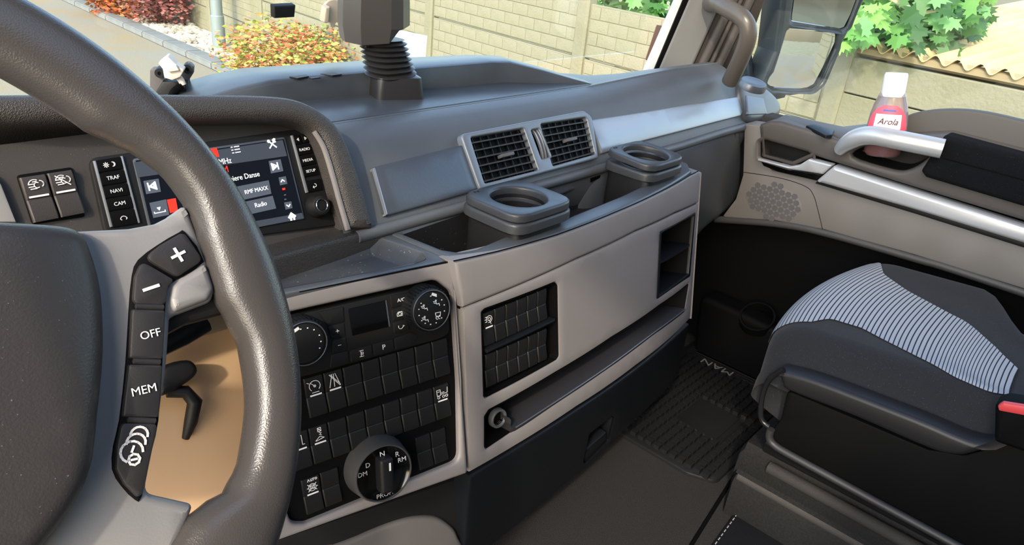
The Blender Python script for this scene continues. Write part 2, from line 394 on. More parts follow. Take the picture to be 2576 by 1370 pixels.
# end cap with tweeter
cap = sheet('end_cap', dp, spl(dp.pxs([(1846, 203), (1880, 203), (1922, 224), (1952, 258), (1955, 292), (1925, 306), (1868, 303)]), 4, True), .012, -.10, M['dashtop'], dash, r=.016, seg=4, step=.02)
fr_tw = Frame(onz(1893, 214, -.243), (1, 0, .03), (0, 1, .25))
lathe('tweeter', fr_tw.mat(0, 0, .004), [(0.0, .0022), (.018, .002), (.020, .003), (.024, .003), (.026, -.004), (.026, -.01)], M['silverdark'], cap, sx=1.25)
sheet('trim_plate', dp, rr(dp.pxs([(1862, 245), (1905, 252), (1916, 292), (1866, 294)]), .004), .0145, .008, M['silverdark'], cap, r=.002)
# ---------------------------------------------------------------- vents
vent = thing('air_vent', 'silver framed double air vent with black slats in the dashboard', 'air vent', (.8, .65, -.33))
vo = rr(dp.pxs([(1147, 343), (1457, 283), (1478, 297), (1494, 402), (1196, 482)]), [.008, .012, .012, .004, .004])
vl = rr(dp.pxs([(1172, 351), (1306, 327), (1343, 432), (1208, 466)]), [.004, .004, .003, .003])
vr = rr(dp.pxs([(1348, 317), (1464, 299), (1486, 392), (1379, 422)]), [.004, .005, .003, .003])
vm = rr(dp.pxs([(1324, 332), (1344, 328), (1373, 398), (1351, 406)]), .003)
sheet('frame', dp, vo, .0105, -.006, mat('satin vent frame', C(132, 138, 144), .42, metal=.35), vent, holes=[vl, vr, vm], r=.0025, seg=3)
slm = mat('brown grey slat plastic', C(58, 54, 52), .5)
def slats(q, n, tabrow):
    P = [dp.px(*p) for p in q]; tl, tr, br, bl = [Vector(p) for p in P]
    sheet('vent_backing', dp, [tuple(p) for p in (bl, br, tr, tl)], .0014, -.004, M['blackd'], vent, r=0)  # flat black plate; the dark depth behind the slats is put into its colour
    for k in range(n):
        t = (k+.5)/n; a = tl.lerp(bl, t); b = tr.lerp(br, t); bm = bmesh.new()
        for s in (0,):
            ya = a.y; w2 = .0048
            sec = lambda x, y: [dp.w(x, y-.0002, .0088), dp.w(x, y+.0016, .0092), dp.w(x, y+.0030, .0030), dp.w(x, y+.0014, .0028)]
            loft_bm([sec(a.x, a.y-.003), sec(b.x, b.y-.003)], True, True, bm)
        bmesh.ops.recalc_face_normals(bm, faces=bm.faces); mk('slat', bm, slm, vent)
    for k in range(7):
        t = (k+.5)/7; a = tl.lerp(tr, t); b = bl.lerp(br, t); bm = bmesh.new()
        loft_bm([[dp.w(p.x-.0006, p.y, .0042), dp.w(p.x+.0006, p.y, .0042), dp.w(p.x+.0006, p.y, .001), dp.w(p.x-.0006, p.y, .001)] for p in (a, b)], True, True, bm); bmesh.ops.recalc_face_normals(bm, faces=bm.faces); mk('vane', bm, M['blackb'], vent)
    c = tl.lerp(bl, tabrow).lerp(tr.lerp(br, tabrow), .5)
    bbox('adjuster_tab', (c.x, c.y, .0105), (.026, .0050, .010), M['greyd'], vent, .0015, Matrix((dp.u, dp.v, dp.n)).transposed().to_4x4() if False else dp.mat())
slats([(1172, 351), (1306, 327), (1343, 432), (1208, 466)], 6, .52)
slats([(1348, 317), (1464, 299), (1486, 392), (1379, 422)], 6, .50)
sheet('wheel_backing', dp, vm, .0014, -.004, M['blackd'], vent, r=0)  # flat plate too, its black standing in for the shaded slot
c = Vector(dp.px(1350, 368)); ax = dp.u
rings = []
for k in range(17):
    an = PI*(k/16); o = [dp.w(c.x+dx, c.y+.024*math.cos(an), .0055+.0075*math.sin(an)-.004) for dx in (-.0065, .0065)]; rings.append(o)
loft('thumbwheel', rings, M['greyd'], vent, closed=False)
for dx in (-.003, .004): tube('thumbwheel_rib', [dp.w(c.x+dx, c.y+.025*math.cos(PI*k/12), .0025+.0075*math.sin(PI*k/12)) for k in range(13)], .0013, M['silver'], vent, n=6)
# ================================================================ instrument binnacle
fa = Frame((0, .655, -.345), (1, 0, 0), (0, .40, .917))
bino = thing('instrument_binnacle', 'leather hooded instrument binnacle behind the steering wheel', 'instrument panel', (.1, .68, -.34))
HB = .035
hout = [(-260, 236), (0, 233), (250, 232), (500, 233), (690, 238), (770, 254), (830, 290), (868, 335), (895, 400), (920, 478), (946, 572)]
hin = [(885, 575), (862, 500), (843, 430), (822, 366), (795, 325), (740, 303), (640, 300), (400, 303), (200, 306), (60, 309), (0, 304), (-100, 296), (-260, 290)]
_o, _i = fa.pxs(hout, HB), fa.pxs(hin, HB); ol = [(-.52, _o[0][1]-.01)]+spl(_o, 5)+spl(_i, 4)+[(-.52, _i[-1][1]-.01)]
sheet('hood', fa, ol, HB, -.16, M['leather'], bino, r=.011, seg=4)
fl = fa.pxs([(640, 285), (780, 300), (830, 350), (895, 585), (690, 640)]); fl = [(-.52, fl[0][1])]+fl+[(-.52, fl[-1][1])]
sheet('fascia', fa, fl, 0, -.02, M['fascia'], bino, r=0)
sheet('fascia_edge', fa, fa.pxs([(784, 312), (796, 318), (822, 352), (887, 572), (875, 575), (812, 356)], .004), .006, 0, M['grey'], bino, r=.002)
sheet('inner_edge', fa, spl(fa.pxs([(882, 577), (860, 502), (841, 432), (820, 368), (795, 328)], HB-.004), 4)+spl(fa.pxs([(789, 332), (812, 370), (833, 436), (852, 505), (873, 579)], HB-.004), 4), HB-.003, HB-.008, M['grey'], bino, r=.001)
# ledge below the fascia
sheet('base_ledge', Frame((0, 0, -.338), (1, 0, 0), (0, 1, 0)), [(-.62, .632), (.528, .628), (.535, .70), (-.62, .70)], 0, -.03, M['leather'], bino, r=.006, seg=3)
sheet('cluster_bezel', fa, fa.pxs([(-120, 400), (-20, 440), (0, 465), (38, 560), (-120, 560)]), .006, 0, cabgrey, bino, r=.002)
# two rocker switches on the fascia
def rocker_mesh(w, h, name='switch', d=.004, th=.004):
    bm = bmesh.new(); g = .0006; rows = [(-h/2+g, d*.80), (-h/2+.004, d), (-.0012, d*.55), (0, d*.35), (.0012, d*.55), (h/2-.004, d), (h/2-g, d*.8)]
    xs = [(-w/2+g, -.0012), (-w/2+g+.0011, 0), (w/2-g-.0011, 0), (w/2-g, -.0012)]
    V = [[bm.verts.new((x, y, z+dz)) for x, dz in xs] for y, z in rows]
    for A, B in zip(V, V[1:]):
        for i in range(3): bm.faces.new([A[i], A[i+1], B[i+1], B[i]])
    for e, fl in ((V[0], 1), (V[-1], 0)):
        lo = [bm.verts.new((v.co.x, v.co.y, -th)) for v in e]
        for i in range(3): bm.faces.new([e[i], e[i+1], lo[i+1], lo[i]])
    for side in (0, 3):
        col = [r[side] for r in V]; lo = [bm.verts.new((v.co.x, v.co.y, -th)) for v in col]
        for i in range(len(col)-1): bm.faces.new([col[i], col[i+1], lo[i+1], lo[i]])
    bmesh.ops.remove_doubles(bm, verts=bm.verts, dist=1e-6); bmesh.ops.recalc_face_normals(bm, faces=bm.faces)
    me = bpy.data.meshes.new(name); bm.to_mesh(me); bm.free(); return finish(me, M['black'], 25)
swm = mat('brown black switch plastic', C(56, 52, 50), .5, bump=(1200, .2))
sw_t = thing('switch_pair', 'pair of dark rocker switches with white symbols left of the screen', 'switches', fa.w(*fa.px(120, 490), 0))
so_ = fa.pxs([(40, 441), (181, 420), (214, 545), (80, 565)]); sheet('surround', fa, rr(so_, .003), .0015, 0, M['blackd'], sw_t, r=.0005)
A, B = Vector(so_[0]), Vector(so_[1]); Dn = (Vector(so_[3])-A).length
wq = ((B-A).length-.002)/2; me = rocker_mesh(wq, Dn-.003)
mid = [(fa.px(96, 500)), (fa.px(163, 488))]
for k, (a, b) in enumerate(mid):
    s_ = put('switch', me, sw_t, fa.mat(a, b, .003)); me.materials[0] = swm
    sy = [arc(-.1, .0, .5, 60, 160), arc(.35, .05, .3, -60, 80), [(-.6, .1), (-.2, .1)], [(-.6, -.15), (-.2, -.15)], [(-.5, -.35), (0, -.35)], [(-.2, .3), (.1, .3)], arc(.1, -.05, .25, 60, 300)]
    if k: sy.append([(-.55, .5), (.55, -.5)])
    strokes('symbol', fa, a, b+Dn*.27, sy, .0008, M['white'], s_, h=.0072, sc=.0092)
    strokes('indicator', fa, a, b+.002, [[(-.5, 0), (.5, 0)]], .0016, M['white'], s_, h=.0062, sc=.014)
# ================================================================ infotainment unit
inf = thing('infotainment_unit', 'black infotainment unit with lit screen and labelled side buttons', 'infotainment', fa.w(*fa.px(520, 480), 0))
un = rr(fa.pxs([(219, 400), (772, 322), (848, 568), (268, 612)]), [.008, .008, .006, .006])
un = rr([fa.px(219, 400), fa.px(772, 322), fa.px(848, 566), fa.px(272, 640)], [.009, .009, .006, .006])
sheet('body', fa, un, .005, 0, M['black'], inf, r=.0015)
scr_q = [fa.px(333, 399, .006), fa.px(716, 344, .006), fa.px(767, 551, .006), fa.px(383, 610, .006)]
ui = lambda c, e=1.0: mat('screen colour', c, .25, emit=(c, e), spec=.3)
U_bg, U_bar, U_btn, U_red, U_wh = ui(C(14, 17, 24), .5), ui(C(56, 61, 70), .5), ui(C(70, 76, 86), .55), ui(C(230, 50, 38), .55), ui(C(240, 242, 246), .5)
sheet('screen_rim', fa, rr(scr_q, .003), .0065, .003, M['silverdark'], inf, r=.0008)
si = offs(ccw(scr_q), .0022)
scr = sheet('screen', fa, si, .0070, .004, U_bg, inf, r=0)
def uq(name, pts, m, hh=.0074): return sheet(name, fa, fa.pxs(pts, hh), hh, hh-.0003, m, scr, r=0)
uq('menu_bar', [(337, 408), (711, 352), (722, 392), (347, 446)], U_bar)
uq('bottom_bar', [(630, 558), (760, 535), (764, 549), (633, 574)], U_bar)
uq('red_tab', [(440, 392), (545, 371), (552, 394), (446, 412)], U_red, .0076)
uq('station_button', [(560, 476), (676, 453), (683, 487), (568, 512)], U_btn, .0076)
uq('source_button', [(575, 516), (686, 492), (695, 524), (583, 549)], U_btn, .0076)
uq('next_button', [(676, 405), (706, 400), (713, 430), (682, 436)], U_btn, .0076)
uq('up_button', [(701, 446), (719, 443), (723, 462), (705, 466)], U_btn, .0076)
uq('down_button', [(715, 509), (733, 506), (736, 523), (719, 527)], U_btn, .0076)
uq('previous_button', [(361, 455), (399, 449), (405, 482), (368, 488)], U_btn, .0076)
uq('seek_button', [(376, 510), (418, 501), (426, 540), (386, 548)], U_btn, .0076)
uq('red_button', [(420, 502), (442, 498), (448, 530), (428, 536)], U_red, .0076)
def ut(s, x, y, size, m=None, al='CENTER', bold=.0, sx=1): a, b = fa.px(x, y, .008); return text('lettering', s, fa, a, b, size, m or U_wh, scr, h=.0081, align=al, bold=bold, sx=sx)
ut('0 MHz', 582, 403, .0080, al='RIGHT', sx=.9, bold=.008)
ut('M', 575, 425, .0096, U_red, 'RIGHT', sx=.9, bold=.008); ut('Derniere Danse', 653, 437, .0077, al='RIGHT', sx=.9, bold=.008)
ut('RMF MAXX', 645, 478, .0060, sx=.9, bold=.01); ut('Radio', 656, 514, .0068, sx=.9, bold=.01)
def us(x, y, L, sc, wd=.0009, m=None): a, b = fa.px(x, y, .008); return strokes('symbol', fa, a, b, L, wd, m or U_wh, scr, h=.0081, sc=sc)
us(593, 376, [[(-.5, y), (-.35, y)] for y in (.35, 0, -.35)]+[[(-.1, y), (.5, y)] for y in (.35, 0, -.35)], .0085)
us(685, 362, [[(-.45, -.45), (.45, .45)], [(-.45, .45), (.45, -.45)], arc(.4, .4, .2, 60, 300, 6), arc(-.4, .4, .12, 0, 360, 6)], .0085, .0014)
us(529, 383, [arc(-.3, 0, .25, -50, 50, 6), arc(-.3, 0, .5, -50, 50, 6), [(-.3, -.5), (-.3, .3)]], .0075)
us(692, 418, [[(-.4, .4), (-.4, -.4), (.3, 0), (-.4, .4)], [(-.2, .2), (-.2, -.2), (.1, 0)], [(.4, .4), (.4, -.4)]], .0085, .0013)
us(383, 468, [[(.4, .4), (.4, -.4), (-.3, 0), (.4, .4)], [(.2, .2), (.2, -.2), (-.1, 0)], [(-.4, .4), (-.4, -.4)]], .0085, .0013)
us(711, 454, [[(-.4, -.2), (0, .2), (.4, -.2)]], .005, .0011); us(726, 517, [[(-.4, .2), (0, -.2), (.4, .2)]], .005, .0011)
us(714, 475, [[(-.2, 0), (.2, 0)]], .004, .0022, U_red); us(717, 490, [[(-.2, 0), (.2, 0)]], .003, .0014, U_btn); us(718, 501, [[(-.2, 0), (.2, 0)]], .003, .0014, U_btn)
us(735, 545, [[(-.5, 0), (0, .5), (.5, 0)], [(-.25, -.4), (-.25, .1)], [(.25, -.4), (.25, .1)], [(0, -.05), (0, .3)]], .0075, .0022)
us(400, 524, [[(-.6, -.3), (-.6, -.45), (.6, -.45), (.6, -.3)], [(-.15, .1), (.15, .1), (0, -.15), (-.15, .1)]], .0085, .0008)
# side buttons
def ibtn(q, label=None, sym=None, sz=.0048):
    P = fa.pxs(q, .006); b_ = sheet('button', fa, rr(P, .001), .0072, .004, M['blackd'], inf, r=.0007)
    c = sum((Vector(p) for p in P), Vector((0, 0)))/4
    if label: text('lettering', label, fa, c.x, c.y, sz, M['white'], b_, h=.0076, bold=.012)
    if sym: strokes('symbol', fa, c.x, c.y, sym, .0006, M['white'], b_, h=.0076, sc=.0058)
    return b_
sun = [arc(-.55, 0, .15, 0, 360, 8)]+[[(-.55+.25*math.cos(a), .25*math.sin(a)), (-.55+.4*math.cos(a), .4*math.sin(a))] for a in [k*PI/4 for k in range(8)]]+[arc(.45, 0, .35, -100, 100, 8), arc(.3, 0, .36, -70, 70, 8)]
ph = [arc(0, -.2, .5, 20, 160, 8), [(-.5, -.1), (-.35, -.25)], [(.5, -.1), (.35, -.25)]]
ibtn([(240, 404), (302, 394), (309, 424), (247, 434)], sym=sun)
ibtn([(248, 437), (310, 427), (318, 458), (256, 467)], 'TRAF'); ibtn([(257, 470), (319, 461), (326, 490), (264, 499)], 'NAVI')
ibtn([(265, 502), (327, 493), (335, 522), (272, 531)], 'CAM'); ibtn([(273, 534), (336, 525), (346, 562), (283, 572)], sym=ph)
ibtn([(736, 341), (753, 339), (760, 361), (742, 363)], sym=[[(.15, .25), (-.2, 0), (.15, -.25), (.15, .25)]]); ibtn([(755, 338), (771, 336), (778, 358), (762, 360)], sym=[[(-.15, .25), (.2, 0), (-.15, -.25), (-.15, .25)]])
ibtn([(743, 367), (779, 361), (786, 385), (750, 391)], 'RADIO', sz=.0044); ibtn([(751, 394), (787, 388), (794, 412), (758, 418)], 'MEDIA', sz=.0044)
ibtn([(759, 421), (795, 415), (801, 439), (765, 445)], 'SETUP', sz=.0044); ibtn([(768, 455), (805, 449), (811, 477), (774, 484)], sym=[arc(.1, 0, .3, -90, 90, 6), [(.1, -.3), (-.4, -.3), (-.2, -.1)], [(-.4, -.3), (-.2, -.5)]])
for q in ([(731, 341), (736, 340), (775, 484), (769, 485)], [(234, 405), (240, 404), (283, 570), (277, 571)], [(303, 393), (308, 392), (352, 560), (347, 561)]):
    sheet('light_strip', fa, fa.pxs(q, .006), .0073, .004, M['silver'], inf, r=.0006)
a, b = fa.px(803, 517, .012); kn = lathe('volume_knob', fa.mat(a, b, .005), [(0, .0125), (.0055, .0125), (.0062, .0118), (.0066, .0135), (.0090, .0135), (.0105, .0125), (.0118, .008), (.013, .004), (.013, 0)], M['black'], inf, n=40)
lathe('knob_ring', fa.mat(a, b, .005), [(.0062, .0135), (.0066, .0140), (.0072, .0140), (.0076, .0135)], M['chrome'], kn, n=32)
# ================================================================ driver-side control panel (angled to the driver)
cp = Frame((.494, .526, -.402), (math.cos(math.radians(13.65)), -math.sin(math.radians(13.65)), 0), (.058, .24, .969))
pan = thing('control_panel', 'grey framed control panel angled to the driver with rows of black switches', 'control panel', cp.w(-.1, -.2, 0))
fo = rr(cp.pxs([(640, 755), (1136, 655), (1142, 662), (1178, 1190), (640, 1382)]), [.004, .004, .002, .004, .02])
hole = rr(cp.pxs([(690, 795), (1098, 703), (1138, 735), (1153, 960), (1156, 1160), (770, 1318), (735, 1318), (715, 1270)]), [.004, .02, .012, .01, .012, .012, .012, .01])
sheet('frame', cp, fo, .0, -.02, M['grey'], pan, holes=[hole], r=.004, seg=3)
sheet('base_plate', cp, cp.pxs([(660, 790), (1150, 690), (1165, 1180), (660, 1360)]), -.008, -.018, M['blackd'], pan, r=0)
# tray on top of the panel
tz = Frame((0, 0, -.3515), (1, 0, 0), (0, 1, 0))
to = tz.pxs([(640, 752), (1136, 654), (962, 579), (640, 655)]); ti = rr(tz.pxs([(600, 757), (690, 727), (1040, 662), (1072, 650), (1062, 634), (955, 598), (925, 598), (690, 655), (600, 675)]), [.003, .004, .012, .008, .012, .01, .01, .004, .003])
sheet('top_tray', tz, to, .0, -.02, M['dashtop'], pan, holes=[ti], r=.003, seg=3)
bm = bmesh.new(); l0 = ccw(ti); l1 = offs(l0, .012); l2 = offs(l0, .018)
loft_bm([[tz.w(p[0], p[1], -.001) for p in l0], [tz.w(p[0], p[1], -.013) for p in l1], [tz.w(p[0], p[1], -.016) for p in l2]], True, False, bm)
V, F = cdt([l2], None); bv = [bm.verts.new(tz.w(v.x, v.y, -.016)) for v in V]
for f in F: bm.faces.new([bv[i] for i in f])
bmesh.ops.recalc_face_normals(bm, faces=bm.faces); mk('tray_basin', bm, mat('dusty tray plastic', C(66, 69, 73), .45, bump=(900, .2), speck=(300, .70, C(140, 140, 140))), pan, sharp=60)
sheet('tray_seam', cp, cp.pxs([(640, 755), (1137, 655), (1137, 658), (640, 758)]), .0006, -.004, M['blackd'], pan, r=0)
# switch rows
def row(fr, T, TL, TR, BR, BL, n, h, syms=None, pname='switch'):
    tl, tr, br, bl = [Vector(fr.px(*p)) for p in (TL, TR, BR, BL)]
    w = ((tr-tl).length+(br-bl).length)/2/n; hh = ((bl-tl).length+(br-tr).length)/2; me = rocker_mesh(w, hh)
    out = []
    for k in range(n):
        t = (k+.5)/n; top = tl.lerp(tr, t); bot = bl.lerp(br, t); c = (top+bot)/2; u = (tr-tl).normalized(); rot = math.atan2(u.y, u.x)
        lf = fr.local(c.x, c.y); Mx = fr.mat(c.x, c.y, h, rot) if lf is fr else lf.mat(0, 0, h, rot)
        o = put(pname, me, T, Mx); out.append((o, c, w, hh, rot))
        if syms and k in syms:
            s2 = syms[k]; up = (top-bot).normalized()
            q = c+up*hh*.27; strokes('symbol', fr, q.x, q.y, s2, .0006, M['white'], o, h=h+.0046, sc=w*.55, rot=rot)
            q = c+up*.002; strokes('indicator', fr, q.x, q.y, [[(-.5, 0), (.5, 0)]], .0017, M['white'], o, h=h+.0040, sc=w*.52, rot=rot)
    return out
lane = [[(-.5, -.6), (-.15, .6)], [(.15, .6), (.5, -.6)], [(-.05, -.6), (0, .6)], [(-.4, .6), (.45, -.6)], [(-.3, .6), (.5, -.5)]]
gauge = [arc(0, 0, .5, -45, 225, 12), [(0, 0), (-.3, .3)], arc(0, 0, .1, 0, 360, 6), [(-.3, -.6), (.3, -.6)], [(-.65, .45), (-.5, .35)]]
slope = [[(-.1, .65), (.2, .65), (.2, .3), (-.1, .3), (-.1, .65)], [(-.05, .6), (.15, .35)], [(.1, .5), (-.05, .45)], arc(0, .1, .12, -90, 90, 4), arc(.2, .0, .12, 90, 270, 4), [(-.4, -.5), (0, -.2), (.4, -.4), (-.4, -.55)]]
truck = [[(-.6, -.2), (-.6, .4), (-.2, .4), (-.2, -.2), (-.6, -.2)], [(-.5, .2), (-.3, .2)], arc(-.45, -.4, .13, 0, 360, 8), arc(.1, -.4, .13, 0, 360, 8), arc(.45, -.4, .13, 0, 360, 8), [(-.2, -.1), (.55, -.1), (.6, .45)], [(-.1, .05), (.2, .05)]]
auto = [arc(0, -.15, .36, 0, 360, 12), [(-.4, .2), (.4, -.5)], [(-.4, -.5), (.4, .2)], [(-.2, .05), (.2, .05), (.2, -.3), (-.2, -.3), (-.2, .05)], [(-.5, -.15), (-.35, -.15)], [(.5, -.15), (.35, -.15)], [(-.35, .5), (-.25, .72), (-.15, .5)], [(-.05, .72), (-.05, .5), (.08, .5), (.08, .72)], [(.12, .72), (.3, .72)], [(.21, .72), (.21, .5)], arc(.45, .61, .1, 0, 360, 6)]
row(cp, pan, (766, 959), (1131, 849), (1141, 944), (783, 1056), 8, -.0085, {0: gauge, 1: lane})
row(cp, pan, (728, 1100), (1135, 963), (1143, 1049), (745, 1192), 9, -.0085, {0: [[(-.2, .5), (.2, .5), (.2, -.4), (.4, -.4)]], 1: slope, 8: truck})
row(cp, pan, (761, 1213), (857, 1177), (867, 1264), (774, 1304), 2, -.0085, {0: auto})
row(cp, pan, (1052, 1105), (1127, 1076), (1135, 1160), (1058, 1189), 2, -.0085)
# ---------------------------------------------------------------- climate control unit
cl = thing('climate_control', 'black climate control unit with two round knobs above the switch rows', 'climate control', cp.w(*cp.px(930, 830), -.008))
co = rr(cp.pxs([(700, 805), (1095, 716), (1128, 740), (1136, 840), (1105, 855), (770, 948), (700, 962)]), [.002, .012, .012, .012, .006, .006, .002])
sheet('body', cp, co, -.0035, -.0085, M['black'], cl, r=.001)
sheet('display', cp, rr(cp.pxs([(879, 778), (974, 756), (984, 822), (889, 846)]), .001), -.0028, -.0045, M['gloss'], cl, r=.0003)
sheet('display_edge', cp, cp.pxs([(972, 757), (975, 756), (985, 822), (981, 823)]), -.0024, -.0045, M['silverdark'], cl, r=.0003)
def cbtn(q, lab=None, sym=None, sz=.0085):
    P = cp.pxs(q); b_ = sheet('button', cp, rr(P, .0015), -.0022, -.0045, M['black'], cl, r=.0006); c = sum((Vector(p) for p in P), Vector((0, 0)))/len(P)
    if lab: text('lettering', lab, cp, c.x, c.y, sz, M['white'], b_, h=-.0017, bold=.01)
    if sym: strokes('symbol', cp, c.x, c.y, sym, .0006, M['white'], b_, h=-.0017, sc=.0055)
cbtn([(803, 787), (866, 772), (868, 810), (826, 820)]); cbtn([(826, 823), (868, 813), (871, 845), (836, 853)], sym=[[(-.3, 0), (.3, 0)], [(0, -.3), (0, .3)]])
cbtn([(838, 857), (872, 849), (876, 880), (838, 889)], sym=[[(-.3, 0), (.3, 0)]]); cbtn([(836, 893), (877, 883), (880, 914), (832, 926)])
cbtn([(984, 746), (1042, 733), (1030, 765), (987, 776)], 'A/C', sz=.0056); cbtn([(988, 780), (1026, 771), (1026, 800), (991, 809)], sym=[[(-.6, -.4), (-.6, .1), (-.3, .45), (.5, .45), (.5, -.4), (-.6, -.4)], arc(0, 0, .3, -60, 240, 8), [(-.1, .3), (-.3, .2)]])
cbtn([(991, 813), (1027, 804), (1033, 831), (994, 841)], sym=[arc(-.1, .1, .5, 160, 330, 8), [(.3, -.1), (.7, .1)], [(.7, .1), (.4, .2)]])
cbtn([(882, 883), (937, 868), (940, 896), (885, 912)], sym=[[(-.4, .6), (.4, .6)], [(-.4, -.6), (.4, -.6)], arc(-.2, 0, .3, -60, 60, 5), arc(.1, 0, .3, -60, 60, 5), [(-.1, -.5), (-.1, .5)]])
cbtn([(940, 867), (991, 853), (994, 881), (943, 895)], 'P', sz=.0080); cbtn([(994, 852), (1035, 836), (1053, 845), (1046, 867), (997, 881)])
def knob(px, py, rr_, dots):
    h0 = -.004; a, b = cp.px(px, py, .018); Mx = cp.mat(a, b, h0)
    k = lathe('knob', Mx, [(0, .0235), (rr_*.80, .0235), (rr_*.88, .0228), (rr_*.92, .022), (rr_*.93, .0243), (rr_*.97, .0243), (rr_, .023), (rr_*1.03, .012), (rr_*1.07, .004), (rr_*1.09, 0)], M['black'], cl, n=56)
    bm = bmesh.new()
    for j in range(36):
        an = 2*PI*j/36; q = Mx @ Matrix.Rotation(an, 4, 'Z'); box_bm(bm, (rr_*1.045, 0, .0118), (.0022, .0012, .016), q)
    mk('knob_ridges', bm, M['blackb'], k); lathe('knob_ring', Mx, [(rr_*.925, .0243), (rr_*.94, .0249), (rr_*.955, .0249), (rr_*.97, .0243)], M['silverdark'], k, n=56)
    L = [[(x, y), (x+.02, y)] for x, y in [(.68*math.cos(math.radians(t)), .68*math.sin(math.radians(t))) for t in dots]]
    strokes('scale_marks', cp, a, b, L, .0011, M['white'], k, h=h0+.0238, sc=rr_)
    strokes('pointer', cp, a, b, [[(.12, .75), (.26, .68)]] if len(dots) > 8 else [[(-.35, .66), (-.22, .72)]], .0030, M['white'], k, h=h0+.0238, sc=rr_)
    return k, a, b, h0
k1, a, b, h0 = knob(1084, 779, .0235, [90, 65, 35, 10, -15, -45, -75, -100, -125, 215, 190, 165, 140])
man = [arc(-.1, .25, .08, 0, 360, 6), [(-.1, .1), (0, -.15), (.25, -.1), (.3, -.35)], [(-.35, .05), (-.15, -.05)], [(-.4, .2), (-.2, .15)]]
for dx, dy in ((-.34, .2), (.3, .3), (-.34, -.36)): strokes('symbol', cp, a+dx*.0235, b+dy*.0235, man, .0007, M['white'], k1, h=h0+.0238, sc=.0105)
strokes('symbol', cp, a+.32*.0235, b-.3*.0235, [[(-.35, .3), (.35, .3), (.25, -.2), (-.25, -.2), (-.35, .3)], arc(-.1, -.3, .2, 90, 270, 5), arc(.2, -.3, .2, 90, 270, 5)], .0007, M['white'], k1, h=h0+.0238, sc=.0095)
knob(766, 863, .0235, [100, 75, 50, 20, -5, -30])
# ---------------------------------------------------------------- gear selector
gs = thing('gear_selector', 'large round rotary gear selector knob at the bottom of the control panel', 'gear selector', cp.w(*cp.px(960, 1190), -.008))
a, b = cp.px(962, 1186, .012); R_ = .0345; Mx = cp.mat(a, b, -.008)
lathe('outer_ring', Mx, [(R_*.90, .024), (R_*.93, .0255), (R_*.96, .0255), (R_, .022), (R_*1.06, .006), (R_*1.08, 0)], mat('satin grey ring', C(66, 65, 65), .35), gs, n=64)
dial = lathe('dial', Mx, [(0, .0185), (R_*.5, .019), (R_*.8, .0215), (R_*.91, .0245), (R_*.93, .02)], M['gloss'], gs, n=64)
hd = sheet('grip', cp, rr([(a-.0085, b-.021), (a+.0075, b-.021), (a+.0095, b+.020), (a-.0065, b+.021)], .004), .026, .008, M['black'], gs, r=.004, seg=3)
strokes('pointer', cp, a, b, [[(.0035, .007), (.0040, .0145)]], .0022, M['white'], hd, h=.0263, sc=1)
for s_, x, y, z_ in (('N', 961, 1141, .0085), ('R', 999, 1142, .0085), ('RM', 1011, 1155, .0078), ('D', 925, 1170, .0078), ('DM', 912, 1193, .0075), ('PROF.', 968, 1243, .0078)):
    p, q = cp.px(x, y, .015); text('lettering', s_, cp, p, q, z_, M['white'] if s_ in ('N', 'R', 'RM') else M['whitem'], dial, h=.0153 if s_ != 'N' else .0158, sx=1.0)
# ================================================================ centre console
def gcon(x, z): return .507+.28*(x-.72)**2+.173*(z+.35)
cs = Surf(gcon)
con = thing('centre_console', 'bowed grey centre console with storage top, cubbies and a long open shelf', 'console', (.8, .5, -.78))
cr0, cr1 = (1166, 776), (1758, 511)
crease = [(1166, 776), (1300, 722), (1450, 654), (1600, 583), (1700, 537), (1757, 511)]
topb = [(1144, 658), (1250, 634), (1400, 592), (1550, 534), (1650, 489), (1735, 442), (1757, 431), (1763, 440)]
sheet('upper_band', cs, rr(cs.pxs(topb+[(1758, 509)]+[(x, y-2) for x, y in crease[::-1][1:]]), [0]*6+[.006, .006]+[0]*20), .0, -.03, M['grey'], con, r=.0045, seg=3, step=.02)
face = [(x, y+1) for x, y in crease]+[(1736, 800), (1600, 918), (1450, 1022), (1300, 1118), (1181, 1187)]
h_sw = rr(cs.pxs([(1211, 784), (1220, 776), (1398, 708), (1404, 716), (1407, 896), (1400, 906), (1222, 1002), (1217, 996)]), .003)
h_cub = rr(cs.pxs([(1661, 583), (1747, 536), (1733, 692), (1654, 749)]), .003)
h_sh = rr(cs.pxs([(1219, 1047), (1230, 1030), (1290, 998), (1400, 934), (1540, 846), (1660, 766), (1734, 711), (1722, 782), (1640, 842), (1520, 930), (1400, 1010), (1300, 1078), (1222, 1131), (1219, 1122)]), .003)
sheet('front_panel', cs, cs.pxs(face), .0, -.02, M['grey'], con, holes=[h_sw, h_cub, h_sh], r=.002, step=.016)
sheet('panel_groove', cs, cs.pxs([(1166, 770)]+crease[1:]+[(1757, 516)]+[(x, y+5) for x, y in crease[::-1][1:]]), -.006, -.012, M['blackd'], con, r=0, step=.03)
recess('switch_well', cs, offs(ccw(h_sw), .0012), -.0005, .014, M['blackd'], con, step=.015)
row(cs, con, (1221, 792), (1384, 726), (1390, 803), (1228, 878), 6, -.010, {0: [arc(.05, .05, .42, -110, 200, 12), arc(.05, .05, .2, 0, 360, 8), [(.05, -.1), (.3, -.6)], [(-.55, .4), (-.3, .4)], [(-.6, .1), (-.4, .1)], [(-.55, -.2), (-.3, -.2)]]})
row(cs, con, (1229, 895), (1384, 829), (1389, 904), (1232, 983), 6, -.010)
for q in ([(1226, 880), (1397, 801), (1398, 808), (1226, 888)],):
    sheet('divider_bar', cs, cs.pxs(q), .0005, -.012, M['blackb'], con, r=.002, step=.02)
